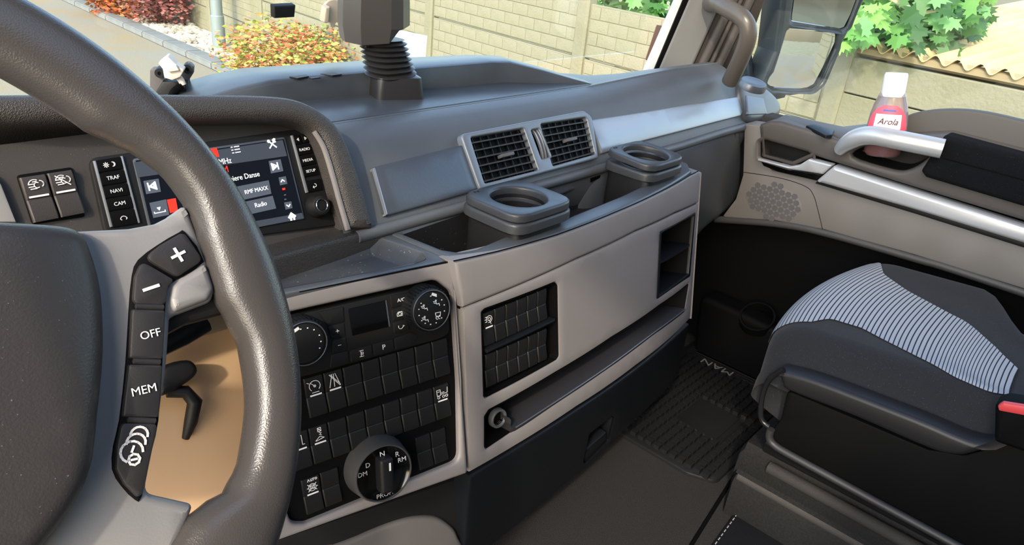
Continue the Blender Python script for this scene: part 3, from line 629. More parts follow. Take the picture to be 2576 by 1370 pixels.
# cubby holes
lf = cs.local(1.05, -.46)
recess('cubby_lining', cs, offs(ccw(h_cub), .0012), -.0005, .13, M['blackd'], con, step=.03)
def shelfq(q, name='cubby_shelf', d0=-.002, d1=-.125, t=.004, m='blackb'):
    A = [Vector(cs.px(*p)) for p in q]; bm = bmesh.new(); rings = []
    for k in range(5):
        p = A[0].lerp(A[1], k/4); rings.append([cs.w(p.x, p.y, d0), cs.w(p.x, p.y-t, d0), cs.w(p.x, p.y-t, d1), cs.w(p.x, p.y, d1)])
    loft_bm(rings, True, True, bm); bmesh.ops.recalc_face_normals(bm, faces=bm.faces); mk(name, bm, M[m], con)
shelfq([(1660, 660), (1741, 612)]); shelfq([(1655, 742), (1735, 688)], t=.003)
sheet('cubby_rim', cs, rr(cs.pxs([(1658, 583), (1749, 533), (1735, 694), (1651, 752)]), .004), .0012, -.004, M['blackb'], con, holes=[rr(cs.pxs([(1663, 586), (1745, 540), (1731, 689), (1657, 745)]), .003)], r=.0008)
# long open shelf
recess('shelf_lining', cs, offs(ccw(h_sh), .0012), -.0005, .12, M['blackd'], con, step=.02)
lip0 = [(1284, 1052), (1296, 1071), (1400, 1004), (1520, 924), (1640, 836), (1722, 775)]
L2 = [Vector(cs.px(*p)) for p in lip0]
rings = []
for k, p in enumerate(spl([tuple(v) for v in L2], 4)):
    x, z = p; rings.append([cs.w(x, z-.010, -.001), cs.w(x, z-.002, .001), cs.w(x, z, -.002), cs.w(x, z-.001, -.05), cs.w(x, z+.012, -.118), cs.w(x, z-.012, -.118)])
loft('shelf_mat', rings, mat('black shelf mat', C(34, 33, 36), .7, bump=(700, .3)), con)
tube('shelf_lip_edge', [cs.w(p[0], p[1]-.0015, .0012) for p in spl([tuple(v) for v in L2[1:]], 4)], .0012, M['silverdark'], con, n=6)
a, b = cs.px(1242, 1045); lf2 = Frame(cs.w(a, b, -.022), cs.local(a, b).u, cs.local(a, b).v)
a, b = lf2.px(1242, 1045)
sk = lathe('power_socket', lf2.mat(a, b, .0), [(.0092, .004), (.0092, .010), (.0102, .0115), (.0122, .0115), (.0132, .010), (.0132, .004)], mat('satin socket ring', C(104, 106, 110), .35, metal=.3), con, n=40)
lathe('socket_well', lf2.mat(a, b, .0), [(0, .003), (.0092, .003), (.0092, .009)], M['blackd'], sk, n=32)
# top of the console: frame round the storage tray
tp = Frame((0, 0, -.350), (1, 0, 0), (0, 1, 0))
front = [(1141, 656), (1250, 632), (1400, 590), (1550, 532), (1650, 487), (1735, 440), (1756, 430)]
back = [(1730, 410), (1690, 395), (1600, 397), (1560, 404), (1350, 470), (1000, 572), (964, 578)]
th = rr(tp.pxs([(1012, 586), (1112, 626), (1155, 633), (1195, 626), (1290, 585), (1310, 578), (1395, 563), (1440, 541), (1560, 493), (1648, 452), (1654, 440), (1682, 425), (1650, 398), (1575, 404), (1350, 472)]), [.004, .006, .006, .01, .01, .01, .01, .01, .004, .004, .004, .01, .01, .004, .002])
sheet('top_frame', tp, [(.528+.567*k/24, gcon(.528+.567*k/24, -.35)+.0025) for k in range(25)]+tp.pxs(back), .0, -.008, M['dashtop'], con, holes=[th], r=.004, seg=3)
recess('storage_tray', tp, th, -.002, .055, mat('dusty black tray', C(30, 30, 32), .6, bump=(900, .3), speck=(350, .72, C(120, 115, 105))), con, taper=.002)
tube('edge_seam', [cs.w(p[0], p[1], .0002) for p in dens(cs.pxs(front), .01, False)], .0009, M['blackd'], con, n=6)
# details on the tray's rear wall
yw = .633
fw = Frame((0, yw-.001, 0), (1, 0, 0), (0, 0, 1))
for q in ([(1062, 580), (1100, 570), (1098, 578), (1062, 592)], [(1485, 448), (1510, 440), (1508, 447), (1486, 458)]):
    sheet('cable_slot', fw, fw.pxs(q), .0008, -.001, M['blackd'], con, r=0)
sheet('wall_rib', fw, fw.pxs([(1402, 484), (1440, 470), (1440, 474), (1402, 489)]), .003, -.001, M['silverdark'], con, r=.0005)
# right flank of the console
rings = []
for k in range(9):
    t = k/8; p = Vector(cs.px(1762+(1737-1762)*t, 436+(802-436)*t)); w0 = cs.w(p.x, p.y, 0)
    rings.append([w0+Vector((-.002, .004, 0)), w0+Vector((.003, -.0005, 0)), w0+Vector((.007, .003, 0)), w0+Vector((.010, .012, 0)), w0+Vector((.016, .10, 0)), w0+Vector((.0, .10, 0))])
loft('flank', rings, M['grey'], con)
# black lower drawer
drw = thing('lower_drawer', 'black pull-out drawer front below the grey console shelf', 'drawer', (.8, .47, -.8))
def glow(x, z): return .462+.23*(x-.72)**2 + (.03 if z > 0 else 0) + .14*(-.615-z)*(1 if z < -.615 else 0)
ls = Surf(lambda x, z: .464+.19*(x-.72)**2-.10*(z+.62))
lo_top = [(1182, 1200), (1300, 1130), (1450, 1034), (1600, 930), (1735, 815)]
lo_bot = [(1708, 935), (1690, 965), (1560, 1092), (1400, 1238), (1240, 1370), (1165, 1440)]
hh = rr(ls.pxs([(1484, 1092), (1540, 1048), (1546, 1052), (1532, 1108), (1474, 1165), (1470, 1160)]), .003)
sheet('front', ls, ls.pxs(lo_top+lo_bot), .0, -.03, M['blackb'], drw, holes=[hh], r=.004, seg=3, step=.03)
hw = recess('handle_recess', ls, hh, -.001, .03, M['blackd'], drw)
sheet('handle_lip', ls, ls.pxs([(1474, 1138), (1530, 1090), (1532, 1110), (1474, 1166)]), -.003, -.02, M['blackb'], hw, r=.003)
# lower left knee panel, left of the drawer
ls2 = Frame(cp.w(0, 0, -.012), cp.u, (0.02, .08, 1))
kp = thing('knee_panel', 'dark plastic knee panel below the angled control panel', 'panel', (.35, .5, -.8))
sheet('panel', ls2, ls2.pxs([(560, 1405), (1172, 1198), (1178, 1204), (1158, 1480), (560, 1620)]), .0, -.02, M['black'], kp, r=.004)
sheet('foot_scoop', ls2, spl(ls2.pxs([(760, 1420), (900, 1345), (1010, 1303), (1080, 1295), (1120, 1310), (1148, 1345), (1150, 1420)]), 5, True), .006, 0, M['greyd'], kp, r=.005, seg=3)
# ================================================================ steering wheel
TA = math.radians(58)
wf = Frame((-.0136, .3622, -.2081), (1, 0, 0), (0, math.cos(TA), math.sin(TA)))
sw = thing('steering_wheel', 'dark grey leather steering wheel with silver spokes and black buttons', 'steering wheel', wf.w(0, 0, -.12))
rimm = mat('smooth dark leather rim', C(66, 63, 62), .27, bump=(1100, .2, 'vor', .0005))
tab = [(-180, .183), (-140, .184), (-120, .180), (-90, .181), (-68, .181), (-58, .171), (-48, .165), (-41, .168), (-38, .174), (-34.5, .186), (-30, .190), (-20, .1915), (-10, .190), (-5, .186), (-1, .183), (4, .184), (9, .186), (13, .190), (17, .193), (22, .1935), (27, .190), (31, .185), (35, .1805), (45, .180), (60, .181), (90, .183), (120, .182), (145, .181), (150, .187), (158, .193), (165, .186), (172, .175), (180, .183)]
def rin(t):
    for (a, x), (b, y) in zip(tab, tab[1:]):
        if a <= t <= b:
            k = (t-a)/(b-a); k = k*k*(3-2*k); return x+(y-x)*k
rings = []
for k in range(216):
    t = -180+360*k/216; ri = rin(t); ro = .2225; c = (ri+ro)/2; hw = (ro-ri)/2; th = math.radians(t); d = Vector((math.cos(th), math.sin(th)))
    ring = []
    for j in range(20):
        ph = 2*PI*j/20; cs_, sn = math.cos(ph), math.sin(ph); e = .85
        r = c+hw*math.copysign(abs(cs_)**e, cs_); h = .0165*math.copysign(abs(sn)**e, sn)
        ring.append(wf.w(d.x*r, d.y*r, h))
    rings.append(ring)
rings.append(rings[0])
loft('rim', rings, rimm, sw, caps=False, sharp=80)
# hub cover
hubR = [(0, .0795), (.05, .0715), (.093, .0602), (.118, .0545), (.1265, .0495), (.1285, .040), (.1265, .018), (.117, -.012), (.104, -.040), (.089, -.068), (.062, -.088), (.03, -.100), (0, -.104)]
hub = hubR+[(-a, b) for a, b in hubR[::-1][1:-1]]
def hd_(a, b):
    x = abs(a); return -.35*max(0, x-.097)-.05*x
sheet('hub_cover', wf, spl(hub, 3, True), .030, -.02, mat('charcoal hub plastic', C(52, 49, 49), .45, bump=(800, .2), speck=(800, .745, C(110, 106, 106))), sw, r=.010, seg=4, step=.012, dome=hd_)
sp = [(190, 578), (330, 571), (395, 559), (440, 536), (470, 508), (490, 560), (526, 650), (547, 722), (537, 757), (445, 792), (432, 800), (425, 905), (405, 1050), (368, 1240), (430, 1254), (492, 1268), (480, 1302), (440, 1395), (380, 1480), (60, 1500), (120, 1330), (180, 1200), (200, 900)]
gsp = mat('satin grey spoke plastic', C(132, 131, 131), .42, bump=(900, .08))
spoke = sheet('spoke', wf, rr(wf.pxs(sp, .002), [0, .004, .006, .01, .004, .003, .004, .008, .006, .004, .002, .002, .004, .006, .004, .003, .004, .004, .004, 0, 0, 0, 0]), .002, -.022, gsp, sw, r=.005, seg=3)
sheet('spoke', wf, [(-a, b) for a, b in wf.pxs(sp, .002)][::-1], .002, -.022, gsp, sw, r=.004)
sheet('spoke_shroud', wf, wf.pxs([(380, 600), (545, 700), (600, 760), (560, 790), (470, 815), (405, 850), (330, 850)], -.01), -.006, -.03, M['black'], sw, r=.004)
wedge = sheet('spoke_wedge', wf, rr(wf.pxs([(520, 658), (541, 724), (530, 752), (437, 786), (428, 752), (436, 714), (455, 698)], .005), [.002, .004, .006, .005, .004, .006, .004]), .0050, -.015, gsp, sw, r=.004, seg=3)
# buttons
HB2 = .0055
btn = mat('soft black rubber buttons', C(40, 38, 39), .5, bump=(1200, .1))
sheet('button_frame', wf, spl(wf.pxs([(472, 582), (519, 655), (448, 702), (428, 722), (421, 775), (414, 910), (404, 1056), (388, 1130), (362, 1248), (345, 1258), (309, 1222), (286, 1180), (289, 1120), (304, 1055), (320, 910), (328, 775), (336, 690), (352, 650), (402, 612), (455, 581)], HB2), 2, True), .0035, -.004, M['blackd'], sw, r=.0015)
def wb(q, r_=.0015):
    return sheet('button', wf, rr(wf.pxs(q, HB2), r_), HB2+.0005, -.001, btn, sw, r=.0014)
b1 = wb([(468, 588), (512, 654), (446, 697), (362, 648), (403, 616), (455, 586)], .004)
b2 = wb([(356, 654), (440, 703), (424, 720), (417, 768), (333, 766), (339, 695)], .004)
b3 = wb([(332, 776), (416, 779), (410, 903), (325, 901)]); b4 = wb([(324, 915), (409, 917), (400, 1050), (308, 1048)])
b5 = wb([(306, 1062), (398, 1064), (384, 1130), (360, 1242), (346, 1251), (312, 1217), (292, 1180), (294, 1122)], .003)
def wsym(par, x, y, L, sc, wd, rot=0): a, b = wf.px(x, y, HB2); strokes('symbol', wf, a, b, L, wd, M['white'], par, h=HB2+.0012, sc=sc, rot=rot)
wsym(b1, 447, 641, [[(-.5, 0), (.5, 0)], [(0, -.5), (0, .5)]], .0072, .0016, .22); wsym(b2, 379, 724, [[(-.5, 0), (.5, 0)]], .0076, .0017, .06)
def wtx(par, x, y, s, sz, rot=0): a, b = wf.px(x, y, HB2); text('lettering', s, wf, a, b, sz, M['white'], par, h=HB2+.0012, bold=.004, rot=rot)
wtx(b3, 377, 841, 'OFF', .0060, -.08); wtx(b4, 361, 981, 'MEM', .0062, -.13)
wsym(b5, 336, 1128, [arc(.25, .5, .33, -20, 175, 10), arc(.1, .22, .36, -20, 175, 10), arc(-.1, -.1, .42, -10, 235, 12), [(-.1, -.1), (.0, .1)], arc(-.05, -.42, .22, 0, 360, 8), [(-.15, -.42), (.05, -.42)]], .0125, .0011, -.2)
for x0, y0, x1, y1 in ((340, 769, 414, 772), (334, 907, 406, 910), (320, 1054, 394, 1058)):
    tube('button_rib', [wf.w(*wf.px(x0+(x1-x0)*t, y0+(y1-y0)*t, HB2), HB2-.0006) for t in (0, .04, .5, .96, 1)], [.0006, .0017, .0018, .0017, .0006], btn, sw, n=8)
# column shroud and stalk behind the wheel
col = thing('steering_column', 'dark plastic steering column shroud with a stalk behind the wheel', 'steering column', wf.w(0, 0, -.3))
Mx = wf.mat(0, -.01, 0)
lathe('shroud', Mx, [(.0, -.028), (.058, -.028), (.066, -.05), (.07, -.25), (.07, -.42)], M['black'], col, sx=1.1, sy=.85)
p0, p1 = wf.w(.05, -.02, -.055), None
tube('stalk', [wf.w(.05, -.035, -.06), wf.w(.10, -.025, -.055), wf.w(*wf.px(455, 835, -.05), -.05), wf.w(*wf.px(500, 800, -.05), -.05)], [.008, .008, .009, .011], M['blackb'], col, n=12)
# tan footwell panel and dark pedal seen through the wheel
tanm = mat('tan trim board', C(226, 188, 146), .8, var=(5, C(214, 176, 136)))
P0 = ray(500, 1000)*.80; tf = Frame(P0, (1, 0, 0), (0, .55, .83))
fw_ = thing('footwell_panel', 'tan inner footwell panel seen through the steering wheel', 'panel', tf.w(0, -.2, 0))
sheet('board', tf, [(-.30, -.24), (.105, -.24), (.105, .13), (-.30, .13)], 0, -.02, tanm, fw_, r=.004)
sheet('upper_board', tf, [(-.30, .075), (.105, .06), (.105, .16), (-.30, .16)], .012, -.01, mat('grey brown trim', C(150, 138, 126), .8), fw_, r=.006)
pd = thing('pedal', 'dark hanging pedal in front of the tan footwell panel', 'pedal', tf.w(0, 0, .05))
a1, b1_ = tf.px(455, 935, .03); a2, b2_ = tf.px(492, 1010, .03); a3, b3_ = tf.px(482, 1090, .03)
sheet('pad', tf, spl([tf.px(*p, .03) for p in ((405, 925), (470, 905), (495, 925), (485, 950), (430, 985), (400, 990))], 4, True), .035, .02, M['black'], pd, r=.006, seg=3)
tube('arm', [tf.w(*tf.px(x, y, .02), h) for x, y, h in ((420, 985, .02), (465, 985, .022), (490, 1010, .02), (485, 1060, .014), (480, 1100, .004))], [.006, .007, .008, .007, .004], M['black'], pd)
# ================================================================ cup holders
cupm = mat('dark satin cup holder plastic', C(60, 62, 65), .36, bump=(900, .1))
def cup(x0, x1, y0, y1, zt, lab, open_):
    cx, cy = (x0+x1)/2, (y0+y1)/2
    t = thing('cup_holder', lab, 'cup holder', (cx, cy, -.405), 'console cup holders')
    W, D = x1-x0, y1-y0
    f = Frame((cx, cy, zt), (1, 0, 0), (0, 1, -.02))
    o = lambda s, r: rr(rect(0, 0, W*s, D*s), r)
    f2 = Frame((cx, cy, zt), (1, 0, 0), (0, 1, 0))
    body = rr([(-W*.42, -D*.44), (W*.40, -D*.44), (W*.42, D*.46), (-W*.42, D*.46)], .014)
    hole = circ(0, -.0, .0365, 40)
    sheet('body', f2, body, -.028, -.085, M['black'], t, holes=[circ(0, 0, .034, 32)], r=.002)
    sheet('lower_flange', f2, o(1.02, .024), -.012, -.025, cupm, t, holes=[circ(0, 0, .036, 40)], r=.004, seg=3)
    f3 = Frame((cx, cy, zt+(.004 if open_ else 0)), (1, 0, 0), (0, 1, .06 if open_ else 0)) if True else f2
    sheet('lid', f3, rr(rect(0, 0, W, D), .026), .0, -.010, cupm, t, holes=[hole], r=.0035, seg=3)
    lathe('cup_well', Frame((cx, cy, zt), (1, 0, 0), (0, 1, 0)).mat(0, 0, 0), [(.0366, -.008), (.0355, -.03), (.033, -.075), (.0, -.078)], M['black'], t, n=40)
    for an in (-20, 100, 220):
        bm = bmesh.new(); q = Matrix.Translation((cx, cy, zt)) @ Matrix.Rotation(math.radians(an), 4, 'Z')
        loft_bm([[q @ Vector(p) for p in r] for r in ([(.036, -.014, -.018), (.036, .014, -.018), (.036, .014, -.06), (.036, -.014, -.06)], [(.022, -.010, -.024), (.022, .010, -.024), (.026, .010, -.06), (.026, -.010, -.06)])], True, True, bm)
        bmesh.ops.recalc_face_normals(bm, faces=bm.faces); mk('gripper', bm, M['black'], t)
    a = Vector((cx-W*.33, cy+D*.36, 0))
    strokes('embossed_mark', f3, -W*.30, D*.40, [[(-.5, -.2), (-.5, .2), (-.2, .2)], [(0, -.2), (0, .2), (.3, 0), (.3, .2)]], .0008, M['black'], t, h=.0004, sc=.010)
    return t
cup(.617, .730, .516, .618, -.315, 'grey square cup holder insert nearer the steering wheel on the console', False)
cup(.944, 1.050, .538, .630, -.316, 'grey cup holder insert at the right end of the console', True)
# ================================================================ device on a ribbed bellows neck
dv = thing('bellows_mount', 'dark faceted device standing on a ribbed bellows neck on the dashboard', 'device', (.672, .81, -.24))
DY = .825
fy = Frame((0, DY, 0), (1, 0, 0), (0, 0, 1))
def dpx(x, y): p = ony(x, y, DY); return p.x, p.z
bx0 = Frame((.672, .815, -.2405), (.93, -.36, 0), (.36, .93, 0))
rings = [[bx0.w(a*s, b*s, h) for a, b in rr(rect(0, 0, .070, .058), .010)] for h, s in ((-.002, 1.0), (.004, 1.0), (.026, .93), (.030, .90), (.031, .80))]
bel = mat('satin dark rubber', C(50, 48, 47), .4); loft('base', rings, bel, dv)
rings = []; nr = 7; c0 = Vector((.668, .820, -.210)); c1 = Vector((.658, .828, -.163))
for k in range(nr*4+1):
    t = k/(nr*4); ph = (k % 4)
    s = (1.0, 1.08, 1.0, .84)[ph]*(1.06-.10*t); c = c0.lerp(c1, t)
    rings.append([(c.x+.031*s*math.copysign(abs(math.cos(2*PI*j/28))**.7, math.cos(2*PI*j/28)), c.y+.026*s*math.copysign(abs(math.sin(2*PI*j/28))**.7, math.sin(2*PI*j/28)), c.z+(.004*math.cos(2*PI*j/28-.6) if t < .5 else 0)*(1-2*t)) for j in range(28)])
loft('bellows', rings, bel, dv, sharp=70)
dvm = mat('satin dark device shell', C(76, 71, 68), .36)
f0 = Frame((.645, .83, -.165), (.93, -.36, 0), (.36, .93, 0))
hexa = [(-.042, -.004), (-.026, -.030), (.012, -.036), (.030, -.030), (.052, .008), (.046, .032), (-.040, .032)]
rings = []
for h, s, dx in ((.000, .80, .004), (.002, .97, .0), (.020, 1.04, 0), (.05, 1.02, 0), (.10, .90, .002), (.16, .78, .003), (.19, .66, .004)):
    rings.append([f0.w(a*s*(1.0 if a < 0 or h > .015 else .9)+dx, b*s, h-(.004 if (a < 0 and h < .01) else 0)+(.016 if (a > .02 and h < .01) else 0)) for a, b in hexa])
loft('shell', rings, dvm, dv, sharp=20)
tube('hinge_pins', [f0.w(-.015, -.012, -.004), f0.w(.03, -.012, -.004)], .004, M['black'], dv)
# ================================================================ white plug on a bracket behind the hood
Pb = ray(430, 190)*.90; bf = Frame(Pb, (.85, -.53, 0), (0, 0, 1))
br = thing('plug_bracket', 'dark bracket with two ears behind the instrument hood', 'bracket', bf.w(0, -.045, 0))
sheet('plate', bf, rr([bf.px(x, y) for x, y in ((377, 245), (377, 176), (384, 172), (408, 172), (412, 200), (450, 200), (462, 165), (475, 158), (487, 168), (486, 185), (473, 205), (473, 245))], .002), .0, -.012, M['greyd'], br, r=.001)
sheet('foot', bf, bf.pxs([(392, 232), (412, 200), (470, 200), (474, 240), (390, 240)]), .012, -.03, M['black'], br, r=.002)
for x, y in ((403, 182), (473, 172)): a, b = bf.px(x, y); lathe('ear', bf.mat(a, b, -.004), [(.0022, .010), (.0055, .010), (.006, .008), (.006, -.01)], M['black'], br, n=20)
pl = thing('cable_plug', 'white plastic cable plug with a black corrugated lead', 'plug', bf.w(0, -.03, .015))
wh = mat('white plug plastic', C(225, 215, 200), .5)
sheet('shell', bf, rr([bf.px(x, y, .02) for x, y in ((400, 155), (424, 136), (446, 158), (466, 172), (456, 190), (436, 198), (416, 192), (412, 170))], .002), .030, .012, wh, pl, r=.002)
sheet('latch', bf, rr([bf.px(x, y, .03) for x, y in ((418, 160), (444, 162), (452, 176), (424, 180))], .001), .034, .028, wh, pl, r=.001)
lead = [bf.w(*bf.px(x, y, .02), .02) for x, y in ((448, 192), (456, 203), (460, 213), (448, 222), (436, 234), (430, 250))]
tube('wires', lead[:3], .004, wh, pl, n=8)
pts = spl([tuple(p) for p in lead[2:]], 8); tube('lead', pts, [.0052 if k % 2 else .0042 for k in range(len(pts))], M['blackd'], pl, n=10)
# ================================================================ things on the windscreen
def wsq(pts): return [ws.px(*p) for p in pts]
o = sheet('toll_tag', ws, rr(wsq([(679, 9), (733, 6), (730, 37), (680, 40)]), .001), .012, .001, M['black'], r=.002); tag(o, 'small black square tag stuck to the windscreen', 'tag')
clm = mat('pale translucent plastic', C(222, 205, 180), .35)
sb = thing('sensor_mount', 'pale plastic sensor mount stuck to the windscreen', 'mount', ws.w(*ws.px(830, 30), 0))
sheet('base', ws, spl(wsq([(808, 20), (822, 0), (845, -2), (858, 20), (856, 50), (840, 55), (838, 66), (826, 64), (824, 54), (806, 52)]), 3, True), .006, .001, clm, sb, r=.002)
sheet('clip', ws, rr(wsq([(800, 48), (805, 12), (815, 8), (812, 50)]), .001), .016, .004, clm, sb, r=.002); sheet('clip', ws, rr(wsq([(848, 54), (853, 20), (859, 22), (856, 56)]), .001), .014, .004, clm, sb, r=.002)
o = sheet('windscreen_sticker', ws, rr(wsq([(1651, 62), (1677, 66), (1662, 115), (1646, 146), (1629, 155), (1623, 148), (1637, 105)]), .003), .002, .0005, mat('brown sticker', C(150, 112, 92), .6), r=.0005); tag(o, 'brown rounded sticker on the windscreen beside the white pillar', 'sticker')
# ================================================================ passenger door
fd = Frame((1.45, 0, 0), (0, -1, 0), (0, 0, 1))
door = link(bpy.data.objects.new('door_1', None), None, Matrix.Translation((1.5, .1, FZ))); door['kind'] = 'structure'
dgrey = mat('warm grey door card', C(122, 118, 113), .55, bump=(900, .12))
dtrim = mat('brown grey door trim', C(82, 77, 73), .45, bump=(1100, .2))
D2 = fd.pxs
dsil = mat('satin silver lacquer', C(196, 198, 200), .32, metal=.35)
lowp = [(1872, 310), (1912, 316), (1920, 402), (1942, 428), (2062, 455), (2300, 524), (2576, 610), (6000, 1672), (6000, 1864), (2576, 727), (2300, 641), (2070, 577), (1950, 555), (1815, 546), (1850, 500), (1868, 440)]
sheet('door_card', fd, rr(D2(lowp), .004), .0, -.05, dgrey, door, r=.004, step=.05)
tube('card_lip', [fd.w(*p, -.004) for p in spl(D2([(1800, 551), (1950, 562), (2070, 584), (2300, 649), (2576, 736), (6000, 1886)], -.004), 4)], .008, mat('door lip plastic', C(70, 68, 67), .5), door, n=10)
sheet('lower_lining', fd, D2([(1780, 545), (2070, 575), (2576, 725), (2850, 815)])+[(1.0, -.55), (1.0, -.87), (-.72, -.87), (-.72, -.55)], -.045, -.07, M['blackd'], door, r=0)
tube('card_seam', [fd.w(*p, .0) for p in spl(D2([(1866, 432), (1960, 447), (2025, 468), (2046, 490), (2058, 530), (2069, 576)]), 5)], .0007, M['black'], door, n=6)
# speaker grille of hexagons
c0 = Vector(fd.px(1945, 507)); rx, ry = (Vector(fd.px(2017, 520))-Vector(fd.px(1873, 492))).length/2, (Vector(fd.px(1950, 463))-Vector(fd.px(1938, 549))).length/2
gril = sheet('speaker_grille', fd, circ(c0.x, c0.y, rx, 40, ry), .0006, -.002, dgrey, door, r=.0004)
cell = rx/4.6; bm = bmesh.new(); bmesh.ops.create_circle(bm, cap_ends=True, segments=6, radius=cell*.50)
e = bmesh.ops.extrude_face_region(bm, geom=bm.faces[:])['geom']; bmesh.ops.translate(bm, vec=(0, 0, -.0012), verts=[v for v in e if isinstance(v, bmesh.types.BMVert)]); bmesh.ops.recalc_face_normals(bm, faces=bm.faces)
cm = bpy.data.meshes.new('grille_cell'); bm.to_mesh(cm); bm.free(); cm.materials.append(mat('grille mesh', C(98, 96, 97), .7, bump=(3000, .5)))
for j in range(-6, 7):
    for i in range(-6, 7):
        x = (i+(.5 if j % 2 else 0))*cell; y = j*cell*.88
        if (x/rx)**2+(y/ry)**2 < .96: put('grille_cell', cm, gril, fd.mat(c0.x+x, c0.y+y, .0011, PI/6))
# silver strip, latch handle
sheet('silver_strip', fd, rr(D2([(2106, 413), (2576, 562), (6000, 1661), (6000, 1679), (2576, 604), (2300, 520), (2060, 452)]), [.003, 0, 0, 0, 0, 0, .003]), .020, -.01, dsil, door, r=.007, seg=4)
sheet('strip_shadow_gap', fd, D2([(2060, 452), (2300, 521), (2576, 606), (6000, 1681), (6000, 1710), (2576, 621), (2300, 535), (2052, 460)]), .004, -.01, M['black'], door, r=.001)
fdp = Frame((1.45, .2, -.33), (0, -1, 0), (.30, 0, .95))
lat = rr(D2([(1917, 356), (1930, 351), (2036, 381), (2050, 393), (2037, 402), (2020, 413), (1994, 416), (1917, 393)]), .004)
hp = spl(D2([(2150, 392), (2180, 366), (2250, 356), (2345, 366), (2352, 378), (2325, 405), (2290, 424), (2250, 424)]), 4, True)
ut_ = [(1910, 313), (1935, 304), (1960, 304), (2060, 334), (2110, 352), (2375, 340), (2576, 392), (6000, 1265), (6000, 1669), (2576, 556), (2300, 472), (2106, 411), (2050, 393), (1994, 417), (1916, 396)]
sheet('upper_trim', fd, rr(D2(ut_, .012), [.002, .01, .01, .01, .02, .02, 0, 0, 0, 0, .0, .002, .006, .004, .002]), .012, -.06, dtrim, door, holes=[lat, hp], r=.008, seg=4)
recess('latch_pocket', fd, lat, .006, .035, M['black'], door); recess('handle_pocket', fd, hp, .004, .05, M['black'], door, taper=.004)
latch = sheet('latch_handle', fd, rr(D2([(1916, 395), (1994, 415), (2020, 411), (2044, 396), (2104, 411), (2078, 434), (2040, 428), (1995, 422), (1917, 400)]), [.001, .008, .008, .004, .002, .002, .008, .008, .001]), .020, .0, dsil, door, r=.003, seg=3)
sheet('latch_base', fd, D2([(1917, 400), (1995, 423), (2078, 435), (2060, 452), (1962, 430), (1925, 415)]), .010, -.01, M['gloss'], door, r=.002)
# arm rest pad
arm = sheet('armrest_pad', fd, rr(fd.pxs([(2376, 339), (2576, 393), (6000, 1256), (6000, 1670), (2576, 520), (2328, 446), (2316, 430)], .02), [.006, 0, 0, 0, 0, .006, .006]), .022, -.02, mat('black fleece pad', C(20, 21, 24), .95, bump=(800, .6), speck=(900, .71, C(80, 78, 75)), spec=.1), door, r=.008, seg=3)
tube('pad_seam', [fd.w(*fd.px(x, y, .022), .0225) for x, y in ((2372, 397), (2576, 452), (6000, 1400))], .0008, M['blackd'], arm, n=6)
# grab handle
tube('grab_handle', spl([tuple(onx(x, y, X)) for x, y, X in ((2112, 378, 1.435), (2128, 362, 1.425), (2160, 345, 1.415), (2200, 341, 1.41), (2260, 352, 1.412), (2372, 374, 1.425))], 6), [.011+.006*min(1, k/10) for k in range(31)], dsil, door, n=16)
# sill with mirror switch, and the hump at the rear of the window
fs = Frame((1.49, .5, -.308), (0, -1, 0), (1, 0, .12))
sheet('window_sill', fs, fs.pxs([(1950, 300), (2120, 345), (2330, 345), (5000, 1000), (5000, 900), (2280, 300), (2120, 318), (1975, 288)]), .001, -.03, dtrim, door, r=.003)
sheet('switch_block', fs, rr(fs.pxs([(2026, 322), (2046, 318), (2098, 334), (2092, 346), (2076, 348)]), .002), .006, 0, M['blackb'], door, r=.002)
fh = Frame((1.505, 0, 0), (0, -1, 0), (0, 0, 1))
sheet('rear_hump', fh, spl(fh.pxs([(2130, 350), (2200, 330), (2275, 293), (2330, 279), (2400, 275), (2480, 283), (2600, 310), (2850, 366), (3600, 540), (6000, 1062), (6000, 1330), (3600, 700), (2700, 480), (2400, 420), (2250, 390)]), 4, True), .0, -.02, mat('dark grey rear panel', C(72, 70, 67), .6), door, r=.006)
# ================================================================ bottle standing in the handle pocket
bp = onx(2217, 392, 1.462); bt = onx(2256, 183, 1.47)
ax = (bt-bp); Hh = ax.length; az = ax.normalized(); axx = Vector((.25, -1, 0)); axx = (axx-az*axx.dot(az)).normalized(); Mb = Matrix((axx, az.cross(axx), az)).transposed().to_4x4(); Mb.translation = bp
bot = thing('softener_bottle', 'small clear bottle with white cap and pink label on the door', 'bottle', bp)
pm = mat('clear bottle plastic', C(235, 215, 215), .15, trans=.85)
lathe('body', Mb, [(0, .001), (.025, 0), (.031, .006), (.033, .03), (.034, .055), (.032, .075), (.028, .095), (.022, .112), (.017, .125), (.0165, Hh-.038)], pm, bot, n=36, sy=.72)
lathe('liquid', Mb, [(0, .003), (.024, .002), (.0295, .008), (.0318, .028), (.031, .030), (0, .030)], mat('red liquid', C(190, 22, 52), .1, trans=.4), bot, n=36, sy=.72)
cp_ = lathe('cap', Mb, [(.0165, Hh-.042), (.0195, Hh-.042), (.0200, Hh-.036), (.0195, Hh-.004), (.018, Hh), (0, Hh)], mat('white cap', C(225, 232, 236), .4), bot, n=32)
